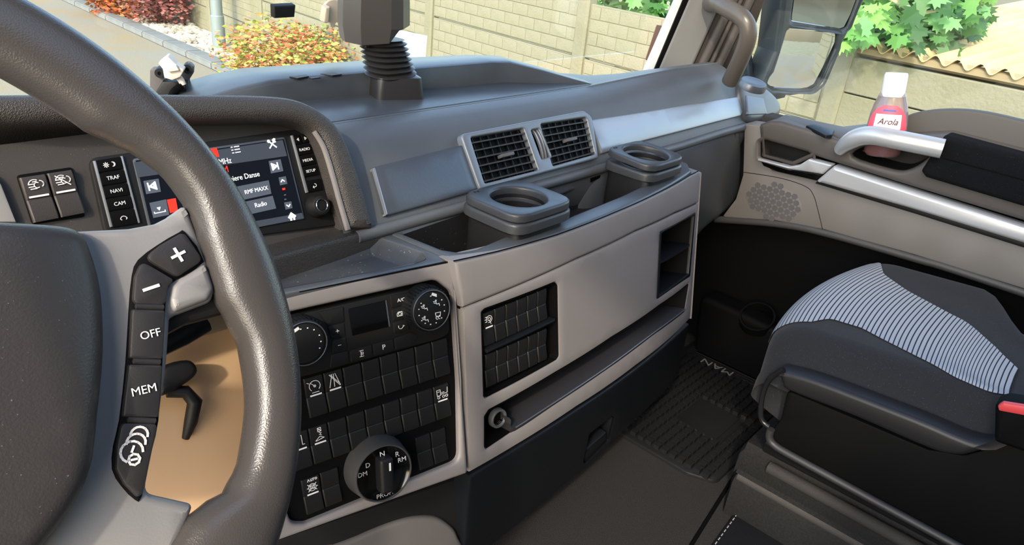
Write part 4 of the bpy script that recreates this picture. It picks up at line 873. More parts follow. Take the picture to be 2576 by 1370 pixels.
# label wraps the front of the bottle
def lab_pt(t, h, d=.0006):
    pr_ = [(.0, .001), (.0, .025), (.006, .031), (.03, .033), (.055, .034), (.075, .032), (.095, .028), (.112, .022)]
    r = .04
    for (h0, r0), (h1, r1) in zip(pr_[1:], pr_[2:]):
        if h0 <= h <= h1: r = r0+(r1-r0)*(h-h0)/(h1-h0)
    an = LA+t; return Mb @ Vector(((r+d)*math.cos(an), (r+d)*.72*math.sin(an), h))
dcam = Mb.inverted().to_3x3() @ (-bp); LA = math.atan2(dcam.y/.72, dcam.x)
def label_patch(name, th, h0, h1, d, m, par, top_r=True):
    bm = bmesh.new(); n, k = 16, 12; V = []
    for j in range(k+1):
        h = h0+(h1-h0)*j/k; w = th*math.sqrt(max(.02, 1-max(0, (j/k-.45)/.58)**2)) if top_r else th
        V.append([bm.verts.new(lab_pt(w*(2*i/n-1), h, d)) for i in range(n+1)])
    for A, B in zip(V, V[1:]):
        for i in range(n): bm.faces.new([A[i], A[i+1], B[i+1], B[i]])
    return mk(name, bm, m, par)
lb = label_patch('label', 1.15, .030, .094, .0006, mat('pink label', C(238, 90, 110), .5), bot)
label_patch('label_panel', .70, .052, .078, .0010, mat('pale label panel', C(250, 225, 225), .5), lb, False)
label_patch('label_lower', 1.0, .031, .047, .0010, mat('white pink label', C(250, 205, 210), .5), lb, False)
label_patch('label_band', .35, .083, .0865, .0010, mat('blue band', C(70, 90, 160), .5), lb, False)
lc = lab_pt(0, .065, .0025); ln = (lc-lab_pt(0, .065, -.01)).normalized(); lu = (lab_pt(.1, .065)-lab_pt(-.1, .065)).normalized()
lfm = Frame(lc, lu, ln.cross(lu))
text('lettering', 'Arola', lfm, 0, 0, .0155, mat('dark plum print', C(70, 20, 40), .6), lb, h=.0002, shear=.35, sx=.95)
# ================================================================ pillar, seals, grab bar
fp = Frame((1.42, .83, -.25), (.6, -.8, 0), (-.02, -.28, 1))
def up(p, q, h=0, b=.98):
    A, B = Vector(fp.px(*p, h)), Vector(fp.px(*q, h)); t = (b-A.y)/(B.y-A.y); return tuple(A+(B-A)*t)
tr = link(bpy.data.objects.new('trim_1', None), None, Matrix.Translation((1.42, .83, -.25))); tr['kind'] = 'structure'
sheet('pillar_cover', fp, rr([fp.px(1645, 198), up((1645, 198), (1757, -60)), up((1733, 190), (1828, -20)), fp.px(1733, 190)], [.002, 0, 0, .004]), .0, -.03, mat('grey pillar cover', C(118, 117, 115), .5, bump=(900, .1)), tr, r=.006, seg=3)
sheet('body_edge', fp, [fp.px(1616, 200, -.015), up((1616, 200), (1704, 0), -.015), up((1641, 200), (1752, -60), -.015), fp.px(1641, 200, -.015)], -.012, -.06, mat('white body paint', C(240, 245, 240), .3, coat=.5), tr, r=.004)
sheet('black_seal', fp, [fp.px(1634, 203, -.004), up((1634, 203), (1743, -60), -.004), up((1650, 200), (1758, -60), -.004), fp.px(1650, 200, -.004)], -.002, -.04, M['blackd'], tr, r=.001)
sheet('door_seal', fp, [fp.px(1728, 192, -.012), up((1728, 192), (1834, -60), -.012), up((1850, 205), (1945, -60), -.012), fp.px(1850, 205, -.012)], -.010, -.04, mat('dark seal', C(62, 57, 53), .5), tr, r=.002)
for (x0, y0, x1, y1, w_) in ((1752, 190, 1830, 30, .010), (1775, 190, 1850, 30, .005), (1795, 192, 1868, 40, .009)):
    tube('seal_rib', [fp.w(*fp.px(x0, y0, -.008), -.008), fp.w(*up((x0, y0), (x1, y1), -.008), -.008)], w_, mat('seal rubber', C(84, 78, 74), .5), tr, n=10)
gb_ = spl([tuple(onx(x, y, X)) for x, y, X in ((1788, 8, 1.43), (1806, 8, 1.40), (1835, 24, 1.375), (1866, 44, 1.365), (1881, 70, 1.365), (1880, 100, 1.37), (1864, 145, 1.385), (1836, 205, 1.41))], 6)
o = tube('grab_bar', gb_, [.018 if k < 8 else .0165 for k in range(len(gb_))], mat('bronze grey grab bar', C(86, 80, 74), .32), n=18); tag(o, 'bent dark metal grab bar on the windscreen pillar', 'grab bar')
# ================================================================ outside mirror
M0 = ray(2040, 120)*1.98; fm = Frame(M0, (.83, -.55, 0), (0, 0, 1))
mi = thing('door_mirror', 'dark outside mirror with two panes beyond the side window', 'mirror', fm.w(0, -.15, -.05))
hs = mat('dark mirror housing', C(52, 58, 62), .3)
m_lo = rr(fm.pxs([(1984, 74), (2106, 84), (2101, 122), (2066, 205), (2045, 224), (1945, 220), (1930, 208), (1950, 182)]), [.01, .01, .01, .01, .02, .01, .01, .01])
m_up = rr(fm.pxs([(2015, -120), (2200, -120), (2130, 66), (2115, 72), (1993, 52)]), [.01, .01, .01, .01, .01])
sheet('housing', fm, rr(fm.pxs([(1985, -150), (2225, -150), (2178, -5), (2062, 222), (2040, 234), (1990, 241), (1935, 230), (1915, 214), (1950, 130)]), [.02, .02, .0, .02, .02, .02, .02, .02, .01]), .004, -.09, hs, mi, holes=[offs(ccw(m_lo), -.002), offs(ccw(m_up), -.002)], r=.012, seg=3)
mm = mat('mirror glass', C(205, 212, 216), .02, metal=1)
sheet('lower_pane', fm, m_lo, -.004, -.012, mm, mi, r=0, step=.03, dome=lambda a, b: -.30*((a+.0)**2+(b+.03)**2))
sheet('upper_pane', fm, m_up, -.004, -.012, mat('grey mirror glass', C(150, 158, 165), .06, metal=1), mi, r=0)
tube('bracket', [fm.w(*fm.px(1880, -120), -.10), fm.w(*fm.px(1900, 100), -.10), fm.w(*fm.px(1905, 215), -.08), fm.w(*fm.px(1960, 236), -.05)], .035, hs, mi, n=12)
sheet('foot', fm, rr(fm.pxs([(1945, 232), (1990, 238), (1985, 250), (1950, 258)]), .003), -.02, -.06, hs, mi, r=.003)
# ================================================================ plinth, carpets, rubber mat
E = lambda x, y, z: onz(x, y, z)
p1, p2 = E(1853, 1189, -.80), E(2176, 1370, -.80); r1, r2 = E(1919, 1129, -.735), E(2346, 1370, -.735)
ledm = mat('charcoal ribbed vinyl', C(22, 22, 23), .7, bump=(600, .8), var=(300, C(31, 30, 30)), spec=.25)
plm = thing('seat_plinth', 'dark vinyl covered plinth under the passenger seat', 'plinth', (1.2, -.2, FZ))
X1, Y1 = p1.x, p1.y; X2, Y2 = r1.x, r1.y
rings = []
for y in (Y1+.006, Y1, -.5, -1.2):
    s = .012 if y > Y1 else 0
    rings.append([(X1-.012+s, y, FZ), (X1-.008+s, y, -.815-s), (X1, y, -.803-s), (X1+.012, y, -.80-s), (X2-.012, y, -.795-s), (X2-.006, y, -.79-s), (X2-.002, y, -.752-s), (X2+.006, y, -.74-s), (X2+.02, y, -.738-s), (1.50, y, -.738-s), (1.50, y, FZ)])
loft('step', rings, ledm, plm)
tube('edge_piping', [(X1+.004, Y1-.004, -.802), (X1+.004, -.5, -.802), (X1+.004, -1.1, -.802)], .011, mat('piping vinyl', C(66, 63, 61), .8, bump=(500, .9)), plm)
tube('edge_piping', [(X2-.012, Y2-.02, -.752), (X2-.012, -.5, -.752), (X2-.012, -1.1, -.752)], .010, mat('piping vinyl dark', C(50, 48, 47), .8, bump=(500, .9)), plm)
rail = bbox('seat_rail', (X2+.006, (Y2-1.1)/2, -.728), (.020, Y2+1.1, .018), mat('black steel rail', C(22, 22, 23), .25), None, .004); tag(rail, 'glossy black steel rail along the foot of the passenger seat', 'rail')
# raised centre carpet with a stitched mat on it
q = [onz(x, y, FZ) for x, y in ((1846, 1199), (1730, 1385))]
stm = sheet('stitched_mat', fr_floor, rr([tuple(v.xy) for v in (onz(1872, 1257, FZ), onz(2080, 1372, FZ), onz(2150, 1500, FZ), onz(1700, 1500, FZ))], [.02, .02, 0, 0]), .008, .0, mat('black velour mat', C(24, 25, 28), .95, spec=.1, speck=(900, .73, C(80, 78, 76))), r=.004); tag(stm, 'black velour mat with a stitched edge in the lower right corner', 'mat')
L = [onz(x, y, FZ+.008) for x, y in ((1776, 1400), (1874, 1266), (1884, 1263), (2070, 1372))]; bm = bmesh.new()
pl_ = dens([tuple(v) for v in L], .006, False)
for k in range(0, len(pl_)-1, 2): tube_bm([Vector(pl_[k])+Vector((0, 0, .0006)), Vector(pl_[k+1])+Vector((0, 0, .0006))], .0009, 5, bm)
st_ = mk('stitching', bm, M['whitem'], stm); st_['kind'] = 'stuff'
o = tube('carpet_seam', [q[0]+Vector((0, 0, .001)), q[1]+Vector((0, 0, .001))], .0035, M['blackd'], n=8); o['kind'] = 'structure'; o.name = 'trim_2'
rub = mat('black rubber', C(30, 30, 31), .36, bump=(500, .2))
rm = thing('rubber_mat', 'black ribbed rubber floor mat in the passenger footwell', 'floor mat', (1.2, .48, FZ))
x0, x1, y0, y1 = 1.035, 1.47, .355, .64
fmz = Frame((0, 0, FZ), (1, 0, 0), (0, 1, 0))
sheet('base', fmz, rr([(x0, y0+.05), (x0+.02, y0), (x1, y0), (x1, y1), (x0, y1)], [.02, .02, .01, .01, .02]), .008, .0, rub, rm, r=.003)
bm = bmesh.new(); nx, ny = 22, 15
for i in range(nx):
    for j in range(ny):
        cx, cy = x0+.018+i*.0185, y0+.020+j*.0175
        if cx > x1-.07 and True: continue
        if .115 < cx-x0 < .235 and .055 < cy-y0 < .155: continue
        if cy > y1-.012: continue
        box_bm(bm, (cx, cy, FZ+.0115), (.0140, .0112, .010), None)
bl = mk('block_pattern', bm, rub, rm, doubles=0); bl['kind'] = 'stuff'
sheet('centre_pad', fmz, rr(rect(x0+.175, y0+.105, .108, .092), .004), .0105, .006, rub, rm, r=.002)
for k in range(5): bbox('rib', (x1-.065+k*.009, (y0+y1)/2, FZ+.0095), (.004, y1-y0-.03, .006), rub, rm, .001)
a = fmz.px(1800, 938); text('lettering', 'MAN', fmz, a[0], a[1], .030, mat('worn grey lettering', C(120, 118, 115), .6), rm, h=.0172, rot=math.radians(90), bold=.03, sx=1.2)
# footwell side kick panel and pocket
kp2 = thing('kick_panel', 'black moulded kick panel beside the passenger footwell', 'panel', (1.46, .5, FZ))
fk = Frame((1.43, 0, 0), (0, -1, 0), (0, 0, 1))
sheet('panel', fk, rr(fk.pxs([(1760, 740), (1870, 790), (1990, 850), (2010, 1010), (1740, 905)]), .02), .0, -.05, M['blackd'], kp2, r=.012, seg=3)
lathe('pocket_rim', Matrix.Translation(onx(1905, 795, 1.44)) @ Matrix.Rotation(-.6, 4, 'Y'), [(.03, -.02), (.034, .0), (.038, .0), (.04, -.02)], M['blackd'], kp2, n=28)
# ================================================================ passenger seat
seat = thing('passenger_seat', 'dark passenger seat with a pale grey striped cushion insert', 'seat', (1.2, .0, -.73))
SX0, SX1, SYF, SYB = .985, 1.42, .345, -.42
fab = mat('charcoal seat fabric', C(40, 41, 44), .9, bump=(900, .5), speck=(900, .70, C(92, 88, 80)), spec=.15, sheen=.1)
def ss(x): x = max(0, min(1, x)); return x*x*(3-2*x)
def seatp(s, t, off=0):
    """s across 0..1, t: 0 front-bottom, .35 nose, 1 rear"""
    n0 = .26
    if t < n0:
        a = t/n0*PI*.5; yy = SYF-.060+.060*math.sin(a+.0); zt = -.600+.085*(1-math.cos(a))*1.0
        yy = SYF-.055*(1-math.sin(PI*t/n0*.5+0)) if False else SYF-.06*(1-math.sin(PI*.5*(t/n0)))
        zt = -.582+.032*(t/n0)
    elif t < .46:
        a = (t-n0)/(.46-n0)*PI*.5; yy = SYF-.075*(1-math.cos(a)); zt = -.550+.052*math.sin(a)
    else:
        k = (t-.46)/.54; yy = SYF-.075-k*(SYF-.075-SYB); zt = -.498+.010*math.sin(min(1, k*2.2)*PI*.5)+.03*max(0, k-.6)
    bol = (math.exp(-((s-.09)/.085)**2)*.008+math.exp(-((s-.91)/.10)**2)*.004)*ss((t-.40)/.25)
    ed = 1-min(s, 1-s)/.07
    drop = .045*max(0, ed)**2.2 if ed > 0 else 0
    x = SX0+(SX1-.17*ss((t-.565)/.085)-SX0)*s
    nf = ss((t-.0)/.46); x = 1.2+(x-1.2)*(.90+.10*nf)
    cv = .030*(2*s-1)**2*(1-ss((t-.46)/.3))
    return Vector((x, yy-cv, zt+bol-drop+off))
NS, NT = 44, 60
def seat_ring(t):
    top = [seatp(i/NS, t) for i in range(NS+1)]; a, b = top[0], top[-1]
    zb = min(-.592+.05*ss((.30-a.y)/.35), a.z-.02)
    side = [Vector((b.x+.012, b.y, b.z-.02)), Vector((b.x+.010, b.y, zb-.0)), Vector((a.x-.010, a.y, zb)), Vector((a.x-.014, a.y, a.z-.03)), Vector((a.x-.009, a.y, a.z-.008))]
    return top+side
rings = [seat_ring(k/NT) for k in range(NT+1)]
loft('cushion', rings, fab, seat, sharp=70)
# striped insert laid on the cushion
def stripe_mat():
    m = bpy.data.materials.new('striped seat fabric'); m.use_nodes = True; nt = m.node_tree; b = nt.nodes['Principled BSDF']; b.inputs['Roughness'].default_value = .85; b.inputs['Specular IOR Level'].default_value = .2
    uv = nt.nodes.new('ShaderNodeUVMap'); uv.uv_map = 'arc'; sp_ = nt.nodes.new('ShaderNodeSeparateXYZ'); nt.links.new(uv.outputs[0], sp_.inputs[0])
    def mth(op, a, b_=None):
        n = nt.nodes.new('ShaderNodeMath'); n.operation = op
        for i, v in enumerate((a, b_)):
            if v is None: continue
            if isinstance(v, (int, float)): n.inputs[i].default_value = v
            else: nt.links.new(v, n.inputs[i])
        return n.outputs[0]
    no = nt.nodes.new('ShaderNodeTexNoise'); no.inputs['Scale'].default_value = 5; nt.links.new(uv.outputs[0], no.inputs['Vector'])
    v = mth('ADD', mth('MULTIPLY', sp_.outputs['Y'], 148.0), mth('MULTIPLY', no.outputs['Fac'], .6)); f = mth('FRACT', v); ln_ = mth('LESS_THAN', f, .24)
    mx = nt.nodes.new('ShaderNodeMix'); mx.data_type = 'RGBA'; mx.inputs['A'].default_value = (*C(176, 178, 182), 1); mx.inputs['B'].default_value = (*C(38, 42, 48), 1)
    nt.links.new(ln_, mx.inputs['Factor']); nt.links.new(mx.outputs['Result'], b.inputs['Base Color']); return m
def sl0(t): return interp(t, [(0, .05), (.275, .07), (.42, .12), (.46, .19), (.495, .20), (.56, .11), (.60, .07), (.8, .07)])
def sl1(t): return interp(t, [(.0, .97), (.36, .96), (.40, .92), (.47, .75), (.505, .67), (.57, .57), (.625, .61), (.66, .56), (.8, .5)])
def interp(t, T):
    for (a, x), (b, y) in zip(T, T[1:]):
        if a <= t <= b: return x+(y-x)*(t-a)/(b-a)
bm = bmesh.new(); uvl = bm.loops.layers.uv.new('arc'); V = []; arc_ = 0; prev = None; UVV = []
tt = [.14+.515*k/70 for k in range(71)]
for t in tt:
    c = seatp(.5, t)
    if prev is not None: arc_ += (c-prev).length
    prev = c; a_, b_ = sl0(t), sl1(t)
    endr = max(0, (t-.625)/.03); pull = .06*endr**3
    rowv = []
    for i in range(33):
        s = a_+pull+(b_-a_-2*pull)*i/32; p = seatp(s, t); q1 = seatp(min(1, s+.01), t)-seatp(max(0, s-.01), t); q2 = seatp(s, min(1, t+.01))-seatp(s, max(0, t-.01)); n = q1.cross(q2); n.normalize()
        if n.z < 0 and t > .3: n = -n
        if t <= .3 and n.y < 0: n = -n
        rowv.append((bm.verts.new(p+n*.0022), s*.4, arc_))
    V.append(rowv)
for A, B in zip(V, V[1:]):
    for i in range(32):
        f = bm.faces.new([A[i][0], A[i+1][0], B[i+1][0], B[i][0]])
        for lp, src in zip(f.loops, (A[i], A[i+1], B[i+1], B[i])): lp[uvl].uv = (src[1], src[2])
bmesh.ops.recalc_face_normals(bm, faces=bm.faces)
mk('striped_insert', bm, stripe_mat(), seat, sharp=80, doubles=0)
rings = []
for k in range(13):
    t = k/12; zz = -.50+.78*t; yb = -.40-.16*t; hw = .215-.03*t**2; th_ = .06+.03*math.sin(PI*t)
    rings.append([(1.20+hw*c_, yb-.05+(th_ if s_ > 0 else .07)*s_, zz+.02*(1-abs(c_))*t) for c_, s_ in [(math.copysign(abs(math.cos(2*PI*j/28))**.6, math.cos(2*PI*j/28)), math.copysign(abs(math.sin(2*PI*j/28))**.6, math.sin(2*PI*j/28))) for j in range(28)]])
loft('backrest', rings, fab, seat, sharp=60)
fsd = Frame((.952, 0, 0), (0, -1, 0), (0, 0, 1))
S2 = fsd.pxs
sheet('side_valance', fsd, spl(S2([(1958, 938), (1966, 934), (2060, 960), (2300, 1052), (2470, 1118), (2560, 1085), (2700, 1030), (2700, 1065), (2576, 1098), (2450, 1140), (2400, 1146), (2330, 1128), (2150, 1050), (1985, 985), (1966, 965)]), 4, True), .0, -.03, mat('black valance', C(32, 32, 34), .42), seat, r=.007, seg=3)
bm = bmesh.new(); box_bm(bm, (1.20, -.12, -.648), (.36, .62, .13)); bmesh.ops.bevel(bm, geom=bm.edges[:], offset=.02, segments=3, affect='EDGES'); mk('seat_base', bm, M['blackd'], seat)
sheet('base_side', fsd, rr(S2([(1975, 985), (2150, 1058), (2330, 1135), (2420, 1150), (2700, 1080), (2700, 1480), (2346, 1366), (1935, 1120), (1930, 1095), (1958, 1060)]), [.01, 0, 0, .02, 0, 0, 0, .02, .01, .02]), -.006, -.03, M['blackd'], seat, r=.004)
tube('base_lip', [fsd.w(*p, -.002) for p in spl(S2([(1938, 1080), (1934, 1100), (1946, 1120), (1990, 1147), (2120, 1218), (2300, 1316), (2500, 1425)]), 4)], .006, mat('dark lip', C(44, 43, 44), .5), seat, n=10)
tube('adjuster_bar', spl([tuple(onx(x, y, .955)) for x, y in ((1972, 928), (1955, 938), (1934, 956), (1921, 985), (1915, 1015), (1914, 1045), (1921, 1062), (1935, 1073))], 5), .0042, mat('black bar', C(28, 28, 30), .22), seat, n=10)
bk = thing('belt_buckle', 'black seat belt buckle with a red release button', 'belt buckle', onx(2560, 1090, .945))
fbk = Frame((.945, 0, 0), (0, -1, 0), (0, 0, 1))
sheet('case', fbk, rr(fbk.pxs([(2502, 1018), (2530, 1012), (2640, 1030), (2640, 1160), (2500, 1112)]), .006), .0, -.03, M['blackd'], bk, r=.006, seg=3)
sheet('release_button', fbk, rr(fbk.pxs([(2509, 1022), (2522, 1014), (2640, 1033), (2640, 1058), (2512, 1034)], .004), .002), .003, -.004, mat('red button', C(214, 70, 74), .4), bk, r=.002)
# ================================================================ outside
GZ = -2.6
fg = Frame((0, 0, GZ), (1, 0, 0), (0, 1, 0))
asph = mat('pale worn asphalt', C(132, 131, 118), .9, bump=(60, .6, 'noise', .01), var=(1.2, C(142, 128, 98)))
o = sheet('ground', fg, [(-60, -40), (60, -40), (60, 90), (-60, 90)], -.02, -.1, mat('dry soil', C(150, 140, 112), .95, var=(2, C(128, 128, 90))), r=0); o['kind'] = 'structure'; o.name = 'floor_ground'
def fx(y): return 5.2+.14*y                          # fence line
def kx(y): return 4.95+.065*y
ys = [-20, 0, 5, 10, 20, 40, 70]
o = sheet('road', fg, [(-40, -20), (kx(-20), -20), (kx(70), 70), (-40, 70)], .0, -.05, asph, r=0); o['kind'] = 'structure'; o.name = 'floor_road'
km = mat('concrete kerb', C(124, 128, 127), .85, bump=(30, .4), var=(4, C(112, 116, 113)))
kerb = thing('kerb', 'pale concrete kerb along the edge of the road', 'kerb', (kx(12), 12, GZ))
bm = bmesh.new(); box_bm(bm, (0, 0, .05), (.30, .985, .12)); bmesh.ops.bevel(bm, geom=bm.edges[:], offset=.02, segments=2, affect='EDGES'); km_ = bpy.data.meshes.new('kerb_stone'); bm.to_mesh(km_); bm.free(); finish(km_, km)
for k in range(34):
    y = 4+k; put('kerb_stone', km_, kerb, Matrix.Translation((kx(y)+.15, y, GZ)) @ Matrix.Rotation(-math.atan(.065), 4, 'Z'))
# gravel bed
gst = mat('white gravel', C(212, 208, 190), .9, var=(3, C(140, 132, 116)))
gbd = sheet('gravel_bed', fg, [(kx(3)+.3, 3), (fx(3), 3), (fx(45), 45), (kx(45)+.3, 45)], .03, -.05, gst, r=0); tag(gbd, 'bed of white gravel between the kerb and the fence', 'gravel', kind='stuff')
bm = bmesh.new(); rnd = random.Random(3)
ico = []
tb = bmesh.new(); bmesh.ops.create_icosphere(tb, subdivisions=1, radius=1); iv = [v.co.copy() for v in tb.verts]; ifc = [[v.index for v in f.verts] for f in tb.faces]; tb.free()
vv, ff = [], []
for k in range(3000):
    y = 8+rnd.random()**1.5*16; w = rnd.random(); x = kx(y)+.32+w*(fx(y)-kx(y)-.4); s = rnd.uniform(.03, .07)*(1+(y-8)*.03); b0 = len(vv); an = rnd.random()*6.28
    for c in iv:
        q = Vector((c.x*s*rnd.uniform(.8, 1.2), c.y*s, c.z*s*.65)); vv.append((x+q.x*math.cos(an)-q.y*math.sin(an), y+q.x*math.sin(an)+q.y*math.cos(an), GZ+.03+s*.3+q.z))
    ff += [[b0+i for i in f] for f in ifc]
me = bpy.data.meshes.new('stones'); me.from_pydata(vv, [], ff); me.materials.append(gst); so2 = link(bpy.data.objects.new('stones', me), gbd); so2['kind'] = 'stuff'
# street lamp
lp = onz(553, 128, GZ); lm = mat('pale galvanised pole', C(130, 142, 142), .5, metal=.2)
lamp = thing('street_lamp', 'pale galvanised lamp post on a square foot beside the gravel', 'lamp post', lp)
lathe('pole', Matrix.Translation(lp), [(.115, 0), (.115, .6), (.10, .62), (.085, 6.0), (.0, 6.0)], lm, lamp, n=20); bbox('foot', (lp.x, lp.y, GZ+.05), (.5, .5, .05), lm, lamp, .01)
bbox('lamp_head', (lp.x-.5, lp.y, GZ+6.05), (1.2, .25, .1), lm, lamp, .03)
# shrubs: leaf clouds
def leafcloud(n, shape, size, rnd, cols):
    vv, ff, mi_ = [], [], []
    for k in range(n):
        c = shape(); s = size*rnd.uniform(.6, 1.3); a, b, g = (rnd.uniform(0, 6.28) for _ in range(3))
        R = Matrix.Rotation(a, 3, 'Z') @ Matrix.Rotation(b, 3, 'X'); i0 = len(vv)
        for p in ((-.5, 0, 0), (0, -.28, .05), (.5, 0, 0), (0, .28, .05)): vv.append(tuple(c+R @ Vector(p)*s))
        ff.append((i0, i0+1, i0+2)); ff.append((i0, i0+2, i0+3)); m = rnd.randrange(cols); mi_ += [m, m]
    return vv, ff, mi_
def shrub(px, py, rx, rz, cols, lab, n, size, dx=0):
    b = onz(px, py, GZ); t = thing('shrub', lab, 'shrub', b, 'shrubs along the gravel'); rnd = random.Random(int(px))
    def shp():
        while True:
            p = Vector((rnd.uniform(-1, 1), rnd.uniform(-1, 1), rnd.uniform(-1, 1)))
            if .25 < p.length < 1: break
        j = 1+.2*math.sin(p.x*5+px)+.15*math.cos(p.y*7)
        return b+Vector((p.x*rx*j, p.y*rx*j, rz*.95+p.z*rz*j))
    vv, ff, mi_ = leafcloud(n, shp, size, rnd, len(cols)); me = bpy.data.meshes.new('foliage'); me.from_pydata(vv, [], ff)
    for k, c in enumerate(cols): me.materials.append(mat('shrub leaf', C(*[int(v*.92) for v in c]), .7))
    me.polygons.foreach_set('material_index', mi_); link(bpy.data.objects.new('foliage', me), t)
    for k in range(5):
        an = k*1.25; tube('stem', [b+Vector((.05*math.cos(an), .05*math.sin(an), 0)), b+Vector((rx*.5*math.cos(an), rx*.5*math.sin(an), rz*1.2))], [.02, .008], mat('stem bark', C(90, 64, 50), .9), t, n=6)
    return t
shrub(310, 42, 1.0, .85, [(206, 110, 60), (190, 92, 50), (170, 120, 60), (214, 130, 70)], 'orange leaved shrub nearest the top edge of the view', 4200, .13)
shrub(408, 68, .62, .75, [(150, 90, 84), (168, 100, 92), (128, 92, 80)], 'small dark red shrub between the orange one and the lamp post', 2600, .10)
shrub(745, 250, 1.0, .55, [(214, 132, 86), (204, 118, 82), (176, 186, 84), (150, 176, 78), (196, 168, 96)], 'broad red and green shrub in front of the fence', 7000, .075)
# ---------------------------------------------------------------- concrete panel fence
dirv = Vector((.14, 1, 0)).normalized(); ff_ = Frame((5.2, 0, GZ), -dirv, (0, 0, 1))      # a runs towards the rear, n towards the truck
conc = mat('mossy pale concrete', C(134, 131, 112), .9, bump=(40, .5, 'noise', .01), var=(1.1, C(124, 123, 98)))
brkm = mat('pale concrete brick relief', C(140, 137, 117), .9, bump=(50, .5, 'noise', .01), var=(2.5, C(128, 127, 101)))
fence = thing('concrete_fence', 'pale concrete panel fence with brick relief running past the truck', 'fence', ff_.w(-4, 0, 0))
pa, pb = ff_.px(1084, 90)[0], ff_.px(1465, 110)[0]; BAY = pb-pa
FH, PH = 1.98, .495
bm = bmesh.new(); box_bm(bm, (0, FH/2+.02, 0), (.15, FH+.1, .13)); bmesh.ops.bevel(bm, geom=bm.edges[:], offset=.02, segments=1, affect='EDGES'); pm_ = bpy.data.meshes.new('post'); bm.to_mesh(pm_); bm.free(); finish(pm_, conc)
bm = bmesh.new(); box_bm(bm, (0, 0, 0), (BAY-.10, PH-.012, .045)); bmesh.ops.bevel(bm, geom=bm.edges[:], offset=.008, segments=1, affect='EDGES'); pn_ = bpy.data.meshes.new('panel'); bm.to_mesh(pn_); bm.free(); finish(pn_, conc)
bm = bmesh.new(); box_bm(bm, (0, 0, 0), (BAY-.10, .236, .05)); bmesh.ops.bevel(bm, geom=bm.edges[:], offset=.006, segments=1, affect='EDGES'); pn2 = bpy.data.meshes.new('board'); bm.to_mesh(pn2); bm.free(); finish(pn2, conc)
NB = 10; bw = (BAY-.18)/NB; bh = (PH-.035)/4
bm = bmesh.new(); box_bm(bm, (0, 0, 0), (bw-.008, bh-.009, .010)); bmesh.ops.bevel(bm, geom=bm.edges[:], offset=.003, segments=1, affect='EDGES'); bk_ = bpy.data.meshes.new('brick'); bm.to_mesh(bk_); bm.free(); finish(bk_, brkm)
hb = bpy.data.meshes.new('half_brick'); bm = bmesh.new(); box_bm(bm, (0, 0, 0), (bw*.5-.008, bh-.009, .010)); bm.to_mesh(hb); bm.free(); finish(hb, brkm)
def topx(P):
    v = Vector(P); z = v.dot(_d)
    if z < .1: return None
    return (IW/2+FPX*v.dot(CR)/z, IH/2-FPX*v.dot(CU)/z, z)
cand = []
for b in range(-9, 8):
    a0 = pa+b*BAY; put('post', pm_, fence, ff_.mat(a0, 0, 0))
    for r in range(4):
        if r == 3 and b >= 2:
            for z_ in (.125, .37): put('board', pn2, fence, ff_.mat(a0+BAY/2, r*PH+z_+.005, .01))
            continue
        P = put('panel', pn_, fence, ff_.mat(a0+BAY/2, r*PH+PH/2+.005, 0))
        for j in range(4):
            st = (j % 2)*.5
            for i in range(NB+(1 if st else 0)):
                if st: c = a0+.09+bw*i; half = i in (0, NB); c += bw*.25 if i == 0 else (-bw*.25 if i == NB else 0)
                else: c = a0+.09+bw*(i+.5); half = False
                Mx = ff_.mat(c, r*PH+.02+bh*(j+.5), .024); q = topx(Mx.translation)
                vis = q and -40 < q[0] < 2620 and ((q[0] < 1740 and q[1] < 215) or (q[0] > 2040 and 120 < q[1] < 345)) and q[1] > -60
                cand.append((q[2] if vis else 1e3+(q[2] if q else 1e3), Mx, half, P))
cand.sort(key=lambda t: t[0])
stuffM = {}
for n_, (d, Mx, half, P) in enumerate(cand):
    if n_ < 300: put('brick', hb if half else bk_, P, Mx)
    elif d < 1e3+25: stuffM.setdefault(P.name, (P, []))[1].append((Mx, half))
for P, L in stuffM.values():
    bm = bmesh.new()
    for Mx, half in L:
        k = bm.verts[:]; s0 = len(bm.verts); bm.from_mesh(hb if half else bk_); bm.verts.ensure_lookup_table()
        for v in bm.verts[s0:]: v.co = Mx @ v.co
    o = mk('brick_relief', bm, None, P, doubles=0); o.data.materials.append(brkm); o['kind'] = 'stuff'
for b in range(3, 8):
    a0 = pa+b*BAY; bbox('cap_board', (0, 0, 0), (BAY-.02, .06, .12), conc, fence, .01, ff_.mat(a0+BAY/2, FH+.02, 0))
# white notice board fixed to the fence
nb = thing('notice_board', 'white notice board fixed to the fence behind the bellows device', 'sign', ff_.w(*ff_.px(1050, 130), 0))
sheet('board', ff_, ff_.pxs([(985, 72), (1074, 90), (1068, 166), (985, 160)], .07), .075, .05, mat('white board', C(180, 184, 184), .5), nb, r=.005)
sheet('notice', ff_, ff_.pxs([(1022, 137), (1066, 150), (1064, 164), (1022, 158)], .07), .079, .07, mat('grey notice', C(150, 160, 165), .6), nb, r=0)
